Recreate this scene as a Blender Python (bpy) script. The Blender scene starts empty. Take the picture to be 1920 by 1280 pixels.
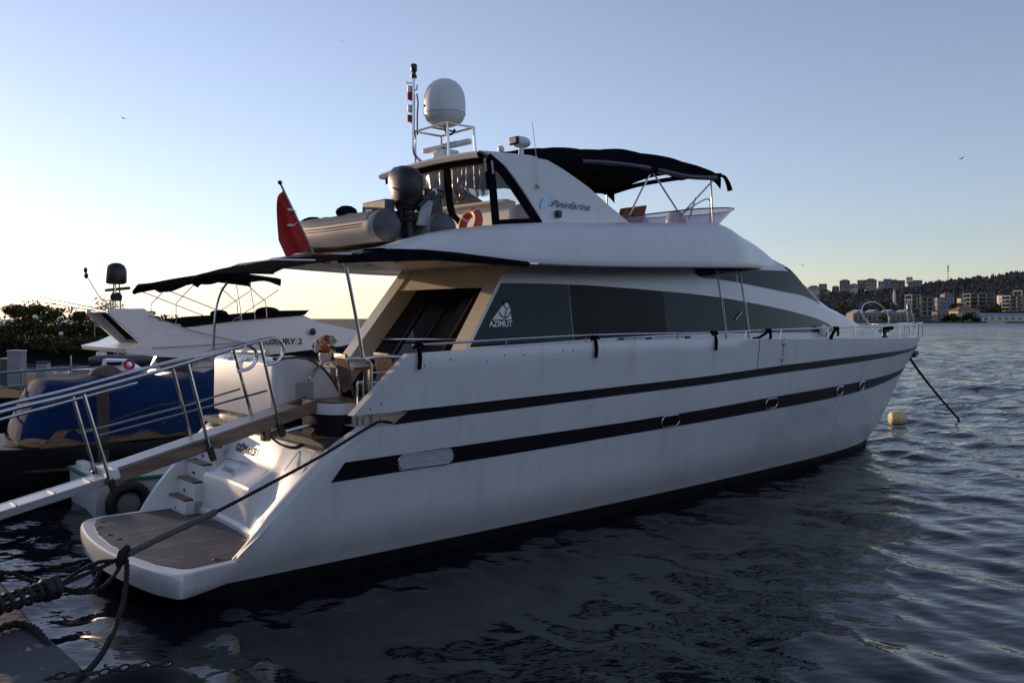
import bpy, math, random
import numpy as np
from mathutils import Vector as V, Matrix, noise as NZ
SC = bpy.context.scene
# ---------------------------------------------------------------- camera, world, sun
R = math.radians
SUN_EL, SUN_AZ = R(7.0), R(180 - 40)        # azimuth counted from +X towards +Y: low sun to the left, beyond the yacht
cd = bpy.data.cameras.new('camera'); cam = bpy.data.objects.new('camera', cd)
SC.collection.objects.link(cam); SC.camera = cam
cam.location = (0, 0, 3.2); cam.rotation_euler = (R(90), 0, 0)
cd.sensor_width = 36; cd.lens = 30.375; cd.shift_y = -0.0224; cd.clip_start = 0.1; cd.clip_end = 20000
W = bpy.data.worlds.new('World'); SC.world = W; W.use_nodes = True
nt = W.node_tree; nt.nodes.clear()
sky = nt.nodes.new('ShaderNodeTexSky'); sky.sky_type = 'NISHITA'; sky.sun_disc = False
sky.sun_elevation = SUN_EL; sky.sun_rotation = R(90) - SUN_AZ
sky.air_density = 1.0; sky.dust_density = 0.12; sky.ozone_density = 3.0; sky.altitude = 0
bg = nt.nodes.new('ShaderNodeBackground'); bg.inputs[1].default_value = 0.125
wo = nt.nodes.new('ShaderNodeOutputWorld')
hs = nt.nodes.new('ShaderNodeHueSaturation'); hs.inputs['Saturation'].default_value = .68
tn = nt.nodes.new('ShaderNodeVectorMath'); tn.operation = 'MULTIPLY'; tn.inputs[1].default_value = (1.055, .962, 1.03)
nt.links.new(sky.outputs[0], hs.inputs['Color']); nt.links.new(hs.outputs[0], tn.inputs[0]); nt.links.new(tn.outputs[0], bg.inputs[0]); nt.links.new(bg.outputs[0], wo.inputs[0])
sl = bpy.data.lights.new('sun', 'SUN'); sl.energy = 2.0; sl.angle = R(0.5); sl.color = (1.0, .70, .44)
so = bpy.data.objects.new('sun', sl); SC.collection.objects.link(so)
sd = V((math.cos(SUN_EL)*math.cos(SUN_AZ), math.cos(SUN_EL)*math.sin(SUN_AZ), math.sin(SUN_EL)))
so.rotation_euler = sd.to_track_quat('Z', 'Y').to_euler(); so.location = sd*60
SC.view_settings.view_transform = 'Standard'; SC.view_settings.look = 'None'
SC.view_settings.exposure = 0.9; SC.view_settings.gamma = 1
SC.render.film_transparent = False
SC.cycles.max_bounces = 8; SC.cycles.transparent_max_bounces = 12; SC.cycles.caustics_reflective = False

# ---------------------------------------------------------------- helpers
A = R(41); CA, SA = math.cos(A), math.sin(A)
def bw(x, y, z=0):
    """harbour frame (x forward along the yacht, y to port, z up) -> world"""
    u, s = x + 3.3, y + 10.93
    return V((u*CA - s*SA, u*SA + s*CA, z))
def smooth(xs, ys):
    xs = [float(a) for a in xs]; ys = [float(a) for a in ys]
    m = list(np.gradient(np.array(ys), np.array(xs)))
    def f(x):
        x = min(max(x, xs[0]), xs[-1]); i = 0
        while i < len(xs)-2 and x > xs[i+1]: i += 1
        h = xs[i+1]-xs[i]; t = (x-xs[i])/h
        return ((1+2*t)*(1-t)**2*ys[i] + t*(1-t)**2*h*m[i] + t*t*(3-2*t)*ys[i+1] + t*t*(t-1)*h*m[i+1])
    return f
def lin(xs, ys):
    return lambda x: float(np.interp(x, xs, ys))
def spl(pts, n=8, closed=False):
    """Catmull-Rom through points"""
    P = [V(p) for p in pts]; out = []; N = len(P)
    for i in range(N if closed else N-1):
        if closed: a, b, c, d = P[i-1], P[i], P[(i+1) % N], P[(i+2) % N]
        else: a, b, c, d = P[max(i-1, 0)], P[i], P[i+1], P[min(i+2, N-1)]
        for k in range(n):
            t = k/n
            out.append(.5*((2*b) + (c-a)*t + (2*a-5*b+4*c-d)*t*t + (3*b-a-3*c+d)*t**3))
    if not closed: out.append(P[-1])
    return out
class MB:
    def __init__(s): s.v = []; s.f = []; s.m = []
    def add(s, vs, fs, m=0):
        o = len(s.v); s.v += [tuple(p) for p in vs]
        for f in fs: s.f.append(tuple(i+o for i in f)); s.m.append(m)
        return s
    def grid(s, rows, cu=False, cv=False, m=0, mf=None):
        n, k = len(rows), len(rows[0]); o = len(s.v)
        for r in rows: s.v += [tuple(p) for p in r]
        for i in range(n if cv else n-1):
            for j in range(k if cu else k-1):
                i2, j2 = (i+1) % n, (j+1) % k
                s.f.append((o+i*k+j, o+i*k+j2, o+i2*k+j2, o+i2*k+j)); s.m.append(mf(i, j) if mf else m)
        return s
    def poly(s, pts, m=0): return s.add(pts, [tuple(range(len(pts)))], m)
    def prism(s, pts, off, m=0):
        P = [V(p) for p in pts]; Q = [p+V(off) for p in P]; n = len(P)
        return s.add(P+Q, [tuple(range(n-1, -1, -1)), tuple(range(n, 2*n))] + [(i, (i+1) % n, n+(i+1) % n, n+i) for i in range(n)], m)
    def box(s, c, d, rz=0, m=0):
        c = V(c); M = Matrix.Rotation(rz, 3, 'Z'); h = [a/2 for a in d]
        vs = [c + M @ V((sx*h[0], sy*h[1], sz*h[2])) for sz in (-1, 1) for sx, sy in ((-1, -1), (1, -1), (1, 1), (-1, 1))]
        return s.add(vs, [(3, 2, 1, 0), (4, 5, 6, 7), (0, 1, 5, 4), (1, 2, 6, 5), (2, 3, 7, 6), (3, 0, 4, 7)], m)
    def bar(s, p, q, w, h, up=(0, 0, 1), m=0):
        p, q = V(p), V(q); d = (q-p).normalized(); a = d.cross(V(up)).normalized(); b = a.cross(d)
        vs = [e + a*i*w/2 + b*j*h/2 for e in (p, q) for i, j in ((-1, -1), (1, -1), (1, 1), (-1, 1))]
        return s.add(vs, [(3, 2, 1, 0), (4, 5, 6, 7), (0, 1, 5, 4), (1, 2, 6, 5), (2, 3, 7, 6), (3, 0, 4, 7)], m)
    def tube(s, pts, r, n=8, closed=False, m=0):
        P = [V(p) for p in pts]; N = len(P); rows = []; a = None
        for i in range(N):
            d = (P[(i+1) % N]-P[i-1]) if closed else (P[min(i+1, N-1)]-P[max(i-1, 0)])
            if d.length < 1e-9: d = V((0, 0, 1))
            d.normalize()
            if a is None: a = d.orthogonal().normalized()
            else:
                a = a - d*a.dot(d); a = a.normalized() if a.length > 1e-6 else d.orthogonal().normalized()
            b = d.cross(a); rr = r(i/(N-1)) if callable(r) else r
            rows.append([P[i] + (a*math.cos(6.28318*k/n) + b*math.sin(6.28318*k/n))*rr for k in range(n)])
        s.grid(rows, cu=True, cv=closed, m=m)
        if not closed:
            o = len(s.v)-N*n
            s.f += [tuple(o+k for k in range(n-1, -1, -1)), tuple(o+(N-1)*n+k for k in range(n))]; s.m += [m, m]
        return s
    def rope(s, pts, r, pitch=None, n=6, m=0):
        """three strands twisted round a path"""
        P = [V(p) for p in pts]; pitch = pitch or r*7
        L = [0]
        for i in range(1, len(P)): L.append(L[-1]+(P[i]-P[i-1]).length)
        N = max(4, int(L[-1]/(pitch/7))); Q = []
        for k in range(N+1):
            d = L[-1]*k/N; i = min(max(int(np.searchsorted(L, d))-1, 0), len(P)-2)
            t = (d-L[i])/max(L[i+1]-L[i], 1e-9); Q.append(P[i].lerp(P[i+1], t))
        a = None; C3 = [[], [], []]
        for i in range(N+1):
            d = (Q[min(i+1, N)]-Q[max(i-1, 0)]).normalized()
            a = d.orthogonal().normalized() if a is None else (a-d*a.dot(d)).normalized()
            b = d.cross(a)
            for q in range(3):
                th = 6.28318*(L[-1]*i/N/pitch + q/3)
                C3[q].append(Q[i] + (a*math.cos(th)+b*math.sin(th))*r*.52)
        for c in C3: s.tube(c, r*.56, n, m=m)
        return s
    def lathe(s, prof, c=(0, 0, 0), n=24, axis='z', m=0):
        c = V(c); rows = []
        for r, z in prof:
            row = []
            for k in range(n):
                x, y = r*math.cos(6.28318*k/n), r*math.sin(6.28318*k/n)
                row.append(c + (V((x, y, z)) if axis == 'z' else V((x, z, y)) if axis == 'y' else V((z, x, y))))
            rows.append(row)
        return s.grid(rows, cu=True, m=m)
    def ell(s, c, r, n=12, k=8, m=0):
        c = V(c)
        if not hasattr(r, '__len__'): r = (r, r, r)
        rows = [[c + V((r[0]*math.cos(t)*math.cos(6.28318*j/n), r[1]*math.cos(t)*math.sin(6.28318*j/n), r[2]*math.sin(t))) for j in range(n)]
                for t in [R(-89.5+179*i/k) for i in range(k+1)]]
        return s.grid(rows, cu=True, m=m)
    def build(s, name, mat, parent=None, base=None, ang=35, bevel=0, loc=None, rz=None, segs=2):
        if base is None: base = parent['_b'] if parent is not None and '_b' in parent else (0, 0, 0)
        vs = [(p[0]-base[0], p[1]-base[1], p[2]-base[2]) for p in s.v]
        me = bpy.data.meshes.new(name); me.from_pydata(vs, [], s.f)
        for x in (mat if isinstance(mat, (list, tuple)) else [mat]): me.materials.append(x)
        me.polygons.foreach_set('material_index', s.m)
        me.polygons.foreach_set('use_smooth', [ang > 0]*len(s.f))
        me.update()
        import bmesh
        b = bmesh.new(); b.from_mesh(me); bmesh.ops.recalc_face_normals(b, faces=b.faces); b.to_mesh(me); b.free()
        if ang > 0: me.set_sharp_from_angle(angle=R(ang))
        o = bpy.data.objects.new(name, me); SC.collection.objects.link(o)
        if parent is not None:
            o.parent = parent
            o['_b'] = tuple(base)
        if loc is not None: o.location = loc
        if rz is not None: o.rotation_euler = (0, 0, rz)
        if bevel:
            md = o.modifiers.new('bevel', 'BEVEL'); md.width = bevel; md.segments = segs; md.limit_method = 'ANGLE'; md.angle_limit = R(40)
        return o
def tag(o, label=None, cat=None, group=None, kind=None):
    for k, v in (('label', label), ('category', cat), ('group', group), ('kind', kind)):
        if v: o[k] = v
    return o
def thing(name, label, cat, base=(0, 0, 0), group=None, world=False, rz=None):
    """Empty at the thing's base; children are built in harbour coordinates (or world ones) minus that base"""
    o = bpy.data.objects.new(name, None); SC.collection.objects.link(o); o.empty_display_size = .2
    o.location = V(base) if world else bw(*base)
    o.rotation_euler = (0, 0, (0 if world else A) if rz is None else rz)
    o['_b'] = tuple(base)
    return tag(o, label, cat, group)
def solo(mb, name, mat, label, cat, base, group=None, world=False, **k):
    o = mb.build(name, mat, None, base=base, loc=(V(base) if world else bw(*base)), rz=(0 if world else A), **k)
    return tag(o, label, cat, group)
def copy_tree(o, parent=None):
    c = o.copy(); SC.collection.objects.link(c); c.parent = parent
    for ch in [x for x in SC.objects if x.parent == o]: copy_tree(ch, c)
    return c
def lettering(name, s, mat, parent, origin, ax, ay, size, extrude=.002, shear=0, sx=1.0, width=None, bold=0):
    """text laid on a surface: origin = lower left corner, ax along the line, ay up, in the parent's harbour frame"""
    c = bpy.data.curves.new(name, 'FONT'); c.body = s; c.size = 1; c.extrude = extrude/size; c.shear = shear; c.offset = bold
    t = bpy.data.objects.new(name, c); SC.collection.objects.link(t)
    bpy.context.view_layer.update()
    me = bpy.data.meshes.new_from_object(t)
    bpy.data.objects.remove(t)
    xs = [v.co.x for v in me.vertices]; x0 = min(xs); w = max(xs)-x0
    ax, ay = V(ax).normalized(), V(ay).normalized(); az = ax.cross(ay)
    kx = size*sx if width is None else width/w
    b = V(parent['_b'])
    for v in me.vertices:
        p = v.co; v.co = V(origin) - b + ax*(p.x-x0)*kx + ay*p.y*size + az*p.z*size
    me.materials.clear(); me.materials.append(mat); me.name = name
    o = bpy.data.objects.new(name, me); SC.collection.objects.link(o); o.parent = parent; o['_b'] = tuple(b)
    return o

# ---------------------------------------------------------------- materials
def mat(name, col, rough=.5, metal=0.0, nz=.12, ns=4.0, bump=0.0, bs=60.0, coat=0.0, stretch=(1, 1, 1), spec=.5, alpha=None, trans=0.0, rn=.1, detail=5):
    m = bpy.data.materials.new(name); m.use_nodes = True; t = m.node_tree; p = t.nodes['Principled BSDF']
    p.inputs['Metallic'].default_value = metal; p.inputs['Coat Weight'].default_value = coat
    p.inputs['Coat Roughness'].default_value = .12
    p.inputs['Specular IOR Level'].default_value = spec; p.inputs['Transmission Weight'].default_value = trans
    if alpha is not None: p.inputs['Alpha'].default_value = alpha
    tc = t.nodes.new('ShaderNodeTexCoord'); mp = t.nodes.new('ShaderNodeMapping'); mp.inputs['Scale'].default_value = stretch
    n = t.nodes.new('ShaderNodeTexNoise'); n.inputs['Scale'].default_value = ns; n.inputs['Detail'].default_value = detail
    t.links.new(tc.outputs['Object'], mp.inputs[0]); t.links.new(mp.outputs[0], n.inputs[0])
    r = t.nodes.new('ShaderNodeValToRGB'); e = r.color_ramp.elements
    e[0].position, e[1].position = .28, .72
    e[0].color = [max(0, c*(1-nz)) for c in col[:3]]+[1]; e[1].color = [min(1, c*(1+nz)) for c in col[:3]]+[1]
    t.links.new(n.outputs['Fac'], r.inputs[0]); t.links.new(r.outputs[0], p.inputs['Base Color'])
    q = t.nodes.new('ShaderNodeMapRange'); q.inputs[3].default_value = max(.02, rough-rn); q.inputs[4].default_value = min(1, rough+rn)
    t.links.new(n.outputs['Fac'], q.inputs[0]); t.links.new(q.outputs[0], p.inputs['Roughness'])
    if bump:
        n2 = t.nodes.new('ShaderNodeTexNoise'); n2.inputs['Scale'].default_value = bs; n2.inputs['Detail'].default_value = 4
        t.links.new(mp.outputs[0], n2.inputs[0])
        b = t.nodes.new('ShaderNodeBump'); b.inputs['Strength'].default_value = bump; b.inputs['Distance'].default_value = .02
        t.links.new(n2.outputs['Fac'], b.inputs['Height']); t.links.new(b.outputs[0], p.inputs['Normal'])
    return m
def gel(name, col, dirt=.35, rough=.3, ground=(.30, .25, .20)):
    """gelcoat: slightly uneven gloss, faint streaks running down, patchy grime"""
    m = mat(name, col, rough, nz=.035, ns=1.3, coat=.25, rn=.08); t = m.node_tree; p = t.nodes['Principled BSDF']
    ramp = [n for n in t.nodes if n.type == 'VALTORGB'][0]; tc = [n for n in t.nodes if n.type == 'TEX_COORD'][0]
    mp = t.nodes.new('ShaderNodeMapping'); mp.inputs['Scale'].default_value = (2.6, 2.6, .22)
    n = t.nodes.new('ShaderNodeTexNoise'); n.inputs['Scale'].default_value = 1.6; n.inputs['Detail'].default_value = 6; n.inputs['Roughness'].default_value = .62
    n3 = t.nodes.new('ShaderNodeTexNoise'); n3.inputs['Scale'].default_value = .8; n3.inputs['Detail'].default_value = 7; n3.inputs['Roughness'].default_value = .65
    mr = t.nodes.new('ShaderNodeMapRange'); mr.inputs[1].default_value = .52; mr.inputs[2].default_value = .82; mr.inputs[4].default_value = dirt
    mr3 = t.nodes.new('ShaderNodeMapRange'); mr3.inputs[1].default_value = .5; mr3.inputs[2].default_value = .8; mr3.inputs[4].default_value = dirt*.6
    ad = t.nodes.new('ShaderNodeMath'); ad.operation = 'ADD'; ad.use_clamp = True
    mx = t.nodes.new('ShaderNodeMix'); mx.data_type = 'RGBA'; mx.inputs[7].default_value = (*ground, 1)
    L = t.links.new
    L(tc.outputs['Object'], mp.inputs[0]); L(mp.outputs[0], n.inputs[0]); L(tc.outputs['Object'], n3.inputs[0])
    L(n.outputs['Fac'], mr.inputs[0]); L(n3.outputs['Fac'], mr3.inputs[0]); L(mr.outputs[0], ad.inputs[0]); L(mr3.outputs[0], ad.inputs[1])
    L(ad.outputs[0], mx.inputs[0]); L(ramp.outputs[0], mx.inputs[6]); L(mx.outputs[2], p.inputs['Base Color'])
    return m
M = {}
M['hull'] = gel('hull_gelcoat', (.76, .75, .73), .30, .34)
M['white'] = gel('white_gelcoat', (.78, .77, .75), .12, .38)
M['cream'] = gel('cream_gelcoat', (.74, .68, .56), .10, .4)
M['boot'] = mat('antifouling_black', (.012, .012, .013), .6)
M['black'] = mat('gloss_black_stripe', (.008, .008, .010), .4, nz=.3, spec=.25)
M['glass'] = mat('tinted_glass', (.010, .018, .028), .05, nz=.1, rn=.02, spec=.16)
M['screen'] = mat('windscreen_glass', (.012, .022, .034), .3, nz=.1, rn=.02, spec=.08)
M['glass2'] = mat('dark_blind_glass', (.005, .005, .006), .3, nz=.1, rn=.04, spec=.12)
M['steel'] = mat('stainless_steel', (.62, .62, .62), .18, 1.0, nz=.1, ns=9, rn=.06)
M['alu'] = mat('brushed_aluminium', (.42, .42, .43), .4, 1.0, nz=.15, ns=14, stretch=(.3, 6, 6), rn=.1)
M['bronze'] = mat('weathered_alloy_profile', (.20, .145, .10), .45, .6, nz=.45, ns=5, stretch=(.5, 3, 3), rn=.15)
M['canvas'] = mat('black_canvas', (.010, .010, .012), .9, nz=.3, ns=6, bump=.3, bs=300, spec=0)
M['canvasb'] = mat('worn_dark_canvas', (.020, .017, .015), .9, nz=.3, ns=5, bump=.3, bs=300, spec=0)
M['rubber'] = mat('black_rubber', (.012, .012, .012), .6, nz=.25)
M['blackplastic'] = mat('black_plastic', (.016, .016, .018), .35, nz=.2, bump=.05)
M['wood'] = mat('varnished_teak', (.11, .048, .024), .38, nz=.4, ns=3, stretch=(1, 1, 9), coat=.2)
M['grey'] = mat('grey_hypalon', (.095, .10, .108), .55, nz=.14, ns=3, bump=.06)
M['greyl'] = mat('sunlit_grey_hypalon', (.38, .36, .32), .6, nz=.14, ns=3)  # grey paled towards cream, sunlight on the tender tubes put into the colour
M['red'] = mat('red_cloth', (.55, .03, .025), .8, nz=.15, ns=6, bump=.1, bs=200)
M['orange'] = mat('lifebuoy_orange', (.62, .10, .035), .5, nz=.15)
M['plwhite'] = mat('white_plastic', (.80, .79, .77), .4, nz=.05)
M['vinyl'] = mat('clear_vinyl', (.40, .39, .38), .12, nz=.08, ns=3, alpha=.34)
M['vinyl2'] = mat('rolled_clear_vinyl', (.22, .20, .18), .25, nz=.6, ns=7, stretch=(1, 3, .6), alpha=.72)
M['vinyl3'] = mat('dark_rolled_vinyl', (.030, .036, .050), .3, nz=.5, ns=8)
M['purple'] = mat('violet_acrylic', (.30, .17, .36), .06, nz=.05, alpha=.6, spec=.7)
M['rope'] = mat('dark_rope', (.009, .009, .010), .9, nz=.4, ns=40)
M['ropel'] = mat('grey_chafe_sleeve', (.10, .095, .09), .9, nz=.35, ns=30, bump=.4, bs=120)
M['dgrey'] = mat('dark_grey_lettering', (.10, .10, .11), .4, nz=.1)
M['lgrey'] = mat('light_grey_trim', (.42, .42, .42), .4, nz=.1)
# ---------------------------------------------------------------- water
def make_water():
    # polar sheet round the quay: real waves near by, reaching the horizon far out
    rng = np.random.RandomState(4)
    rr = [1.5]
    while rr[-1] < 9000: rr.append(rr[-1]*(1.006 if rr[-1] < 190 else 1.012 if rr[-1] < 420 else 1.04 if rr[-1] < 1500 else 1.15))
    rr = np.array(rr)
    th = np.concatenate([np.linspace(R(48), R(132), 520), np.linspace(R(132), R(408), 150)[1:-1]])
    Rg, Tg = np.meshgrid(rr, th, indexing='ij'); X = Rg*np.cos(Tg); Y = Rg*np.sin(Tg); Z = np.zeros_like(X)
    cell = Rg*np.where(Rg < 190, .006, np.where(Rg < 420, .012, .05))
    for k in range(46):
        lam = .35*(1.145**(k*.72)); d = R(205)+rng.normal(0, .62); ph = rng.uniform(0, 6.28)
        amp = .0052*lam**.95/(1+(lam/4.5)**1.6)
        fade = np.clip((lam/cell-3)/3, 0, 1)*np.exp(-(Rg/900.)**2)
        q = (X*math.cos(d)+Y*math.sin(d))*6.28318/lam
        q = q + .55*np.sin(X*.9/lam*rng.uniform(.5, 1.5)+ph*2)+.55*np.sin(Y*.9/lam*rng.uniform(.5, 1.5)+ph)
        Z += amp*fade*np.sin(q+ph)
    calm = np.clip((Rg-4)/26, 0, 1)            # sheltered by the quay, choppier out in the bay
    Z *= (.62+1.15*calm)
    n, k = X.shape; me = bpy.data.meshes.new('water')
    co = np.stack([X, Y, Z], -1).reshape(-1, 3)
    idx = np.arange(n*k).reshape(n, k); a = idx[:-1]; b = idx[1:]
    a2 = np.roll(a, -1, 1); b2 = np.roll(b, -1, 1)
    q = np.stack([a, b, b2, a2], -1).reshape(-1, 4)
    me.vertices.add(len(co)); me.vertices.foreach_set('co', co.ravel().astype(np.float32))
    me.loops.add(q.size); me.loops.foreach_set('vertex_index', q.ravel().astype(np.int32))
    me.polygons.add(len(q)); me.polygons.foreach_set('loop_start', np.arange(0, q.size, 4, dtype=np.int32))
    me.polygons.foreach_set('use_smooth', np.ones(len(q), bool))
    me.update(calc_edges=True); me.validate()
    m = bpy.data.materials.new('sea_water'); m.use_nodes = True; t = m.node_tree; p = t.nodes['Principled BSDF']
    p.inputs['Base Color'].default_value = (.004, .008, .012, 1); p.inputs['Roughness'].default_value = .035
    p.inputs['IOR'].default_value = 1.33
    tc = t.nodes.new('ShaderNodeTexCoord'); mp = t.nodes.new('ShaderNodeMapping'); mp.inputs['Rotation'].default_value = (0, 0, R(-20)); mp.inputs['Scale'].default_value = (1, 1.8, 1)
    t.links.new(tc.outputs['Object'], mp.inputs[0]); last = None
    ln = t.nodes.new('ShaderNodeVectorMath'); ln.operation = 'LENGTH'; t.links.new(tc.outputs['Object'], ln.inputs[0])
    sf = t.nodes.new('ShaderNodeMapRange'); sf.inputs[1].default_value = 9; sf.inputs[2].default_value = 40; sf.inputs[3].default_value = .10; sf.inputs[4].default_value = .8     # sheltered by the quay
    t.links.new(ln.outputs['Value'], sf.inputs[0])
    for sc, dist, det in ((5.0, .022, 2), (1.5, .13, 3), (.5, .36, 4)):
        nn = t.nodes.new('ShaderNodeTexNoise'); nn.inputs['Scale'].default_value = sc; nn.inputs['Detail'].default_value = det
        b = t.nodes.new('ShaderNodeBump'); t.links.new(sf.outputs[0], b.inputs['Strength']); b.inputs['Distance'].default_value = dist
        t.links.new(mp.outputs[0], nn.inputs[0]); t.links.new(nn.outputs['Fac'], b.inputs['Height'])
        if last: t.links.new(last.outputs[0], b.inputs['Normal'])
        last = b
    rf = t.nodes.new('ShaderNodeMapRange'); rf.inputs[1].default_value = 70; rf.inputs[2].default_value = 420; rf.inputs[3].default_value = .035; rf.inputs[4].default_value = .30    # waves too small to model far out
    t.links.new(ln.outputs['Value'], rf.inputs[0]); t.links.new(rf.outputs[0], p.inputs['Roughness'])
    t.links.new(last.outputs[0], p.inputs['Normal'])
    me.materials.append(m)
    o = bpy.data.objects.new('water', me); SC.collection.objects.link(o); tag(o, 'dark rippled harbour water', None, kind='structure')
make_water()

# ---------------------------------------------------------------- the white motor yacht
Y = thing('motor_yacht', 'large white motor yacht with two black hull stripes moored stern to the quay', 'yacht', (0, 0, 0))
_z = [-1, .2, .49, .8, 1.13, 1.48, 1.75, 1.99, 2.13, 2.35, 2.67, 3.2]
_sx = [16.8, 18.59, 18.95, 19.38, 19.82, 20.22, 20.49, 20.8, 21.0, 21.3, 21.62, 21.62]
stem = lin(_z, _sx)
bz = smooth([-.9, -.3, .2, .5, 1.2, 2.0, 2.8], [.05, 1.1, 1.42, 1.64, 1.84, 2.0, 2.1])
sh0 = smooth([0, .35, .63, .774, .898, .962, 1], [1, 1, .877, .754, .5, .24, 0])
def sh1(t):
    t = max(0, (t*21.62-11.8)/9.82); return 1-t*t
def half(x, z):
    t = x/stem(z)
    if t >= 1: return 0.0
    k = min(max((z-.2)/1.6, 0), 1); k = k*k*(3-2*k)
    return bz(z)*(sh0(t)*(1-k)+sh1(t)*k)
upb = smooth([0, 2.27, 3.4, 4.5, 6.6, 8.8, 11.2, 14.1, 18.6, 21.5], [1.83, 1.876, 1.915, 1.945, 2.01, 2.07, 2.17, 2.25, 2.32, 2.34])
upt = smooth([0, 1.97, 2.68, 3.4, 4.85, 6.6, 8.75, 11.2, 14.0, 18.4, 21.5], [2.02, 2.05, 2.065, 2.08, 2.115, 2.16, 2.22, 2.325, 2.40, 2.425, 2.43])
lob = smooth([1.5, 2.5, 3.5, 4.6, 6.8, 8.9, 11.4, 14.6, 18.5, 20.5], [1.265, 1.285, 1.305, 1.325, 1.38, 1.43, 1.51, 1.59, 1.72, 1.76])
lot = smooth([1.5, 2.5, 3.4, 4.5, 6.7, 8.9, 11.3, 14.4, 18.2, 20.5], [1.49, 1.51, 1.525, 1.547, 1.585, 1.65, 1.75, 1.82, 1.865, 1.88])
bul = smooth([0, 2.7, 3.5, 6.1, 8.1, 10.4, 13.9, 17.9, 21.6], [2.75, 2.765, 2.79, 2.855, 2.86, 2.835, 2.795, 2.735, 2.69])
xaft = lin([-1, .2, .46, .9, 1.26, 1.63, 1.9, 2.4], [.3, .45, .64, 1.0, 1.35, 1.72, 2.2, 2.5])
NS = 64
SS = [1-(1-i/NS)**1.25 for i in range(NS+1)]
def lower_hull():
    m = MB()
    def zrow(k, x):
        if k < 3: return (-.8, -.3, .2)[k]
        return .2+(upb(x)-.2)*((k-2)/11)
    for sg in (-1, 1):
        rows = []
        for k in range(14):
            row = []
            z0 = zrow(k, 2); xa = xaft(z0); hb = half(xa+.15, z0); th = .10+.16*min(max((z0-.3)/1.5, 0), 1)
            row += [(xa+1.3, sg*(hb-th), z0), (xa+.06, sg*(hb-th), z0), (xa+.015, sg*(hb-th+.02), z0), (xa, sg*(hb-th*.5), z0), (xa+.03, sg*(hb-.04), z0), (xa+.09, sg*(hb-.006), z0)]
            for s in SS[1:]:
                z = zrow(k, .6+s*20.3); x = xa+.1+(stem(z)-xa-.1)*s
                z = zrow(k, x); x = min(x, stem(z))
                row.append((x, sg*half(x, z), z))
            rows.append(row)
        rows.append([(p[0], p[1]*(.99) - sg*.03*(abs(p[1]) > .1), p[2]+.012) for p in rows[-1]])
        rows.append([(p[0], p[1]*.97 - sg*.22*(abs(p[1]) > .3), p[2]+.012) for p in rows[-2]])
        m.grid(rows, mf=lambda i, j: 1 if i < 2 else 0)
    return m.build('hull', [M['hull'], M['boot']], Y, ang=40)
hull = lower_hull()
def hpatch(zl, zh, xl0, xh0, x1, off=.006, n=60, nz=3, xl1=None):
    """a band lying on the starboard and port topsides"""
    m = MB()
    for sg in (-1, 1):
        rows = []
        for j in range(nz+1):
            f = j/nz; x0 = xl0+(xh0-xl0)*f; row = []
            for i in range(n+1):
                x = x0+(x1-x0)*(1-(1-i/n)**1.15); z = zl(x)+(zh(x)-zl(x))*f
                xe = min(x, stem(z)-.003)
                row.append((xe + (off*.6 if x > 18 else 0), sg*(half(xe, z)+off), z))
            rows.append(row)
        m.grid(rows)
    return m
hpatch(lob, lot, 1.76, 1.92, 20.6).build('stripe', M['black'], Y, ang=60)
# recessed band between topsides and bulwark, and the bulwark above it
hpatch(upb, upt, 2.55, 2.8, 21.6, off=-.028).build('stripe', M['black'], Y, ang=60)
def bulwark():
    m = MB()
    for sg in (-1, 1):
        rows = []
        for f, ins in ((0, .12), (0, .0), (.33, 0), (.66, 0), (.97, 0), (1, .012), (1, .11), (.0, .13)):
            x0 = (1.97 if sg < 0 else 4.6)+.73*f; row = []
            for i in range(61):
                x = x0+(21.62-x0)*(1-(1-i/60)**1.2); z = upt(x)+(bul(x)-upt(x))*f
                if f > .95: z -= .0
                xe = min(x, stem(z)-.001); h = half(xe, z)
                row.append((xe-ins*(1.6 if x > 19 else 0), sg*max(h-ins, 0), z))
            rows.append(row)
        m.grid(rows, cv=True)
        m.add([r[0] for r in rows], [(0, 1, 2, 3, 4, 5, 6, 7)])
    return m.build('bulwark', M['hull'], Y, ang=40)
blw = bulwark()
def ridge(pts, r, name, mt, par=Y, n=8, **k): return MB().tube(pts, r, n).build(name, mt, par, **k)
# gate in the bulwark with two hinges
for x in (10.30, 11.10):
    gate = MB().tube([(x, -half(x, upt(x)+(bul(x)-upt(x))*f)-.002, upt(x)+(bul(x)-upt(x))*f) for f in (.0, .25, .5, .75, 1)], .006, 6).build('gate_seam', M['rubber'], Y)
for z in (2.45, 2.74):
    MB().box((11.10, -half(11.1, z)-.012, z), (.13, .03, .05)).build('hinge', M['steel'], gate, bevel=.008)
# portholes and engine vent on the lower stripe
def capsule(cx, w, h, zc, n=28):
    out = []
    for i in range(n):
        a = 6.28318*i/n; r = h/2
        out.append(((w/2-r)*(1 if math.cos(a) > 0 else -1)+r*math.cos(a)+cx, r*math.sin(a)+zc))
    return out
for cx, w in ((7.99, .46), (10.94, .40), (13.70, .36), (14.98, .36)):
    zc = (lob(cx)+lot(cx))/2; o1 = capsule(cx, w, .19, zc); o0 = capsule(cx, w-.07, .13, zc)
    P = lambda q, d: [(x, -half(x, z)-d, z) for x, z in q]
    fr = MB().tube(P(o1, .012), .013, 6, closed=True).build('porthole', M['steel'], Y)
    MB().poly(P(o0, .016)).build('pane', M['glass2'], fr, ang=0)
cx, zc = 3.10, 1.405; o1 = capsule(cx, .86, .19, zc, 40)
vt = MB().tube([(x, -half(x, z)-.014, z) for x, z in o1], .012, 6, closed=True).build('engine_vent', M['steel'], Y)
vs = MB()
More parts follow.
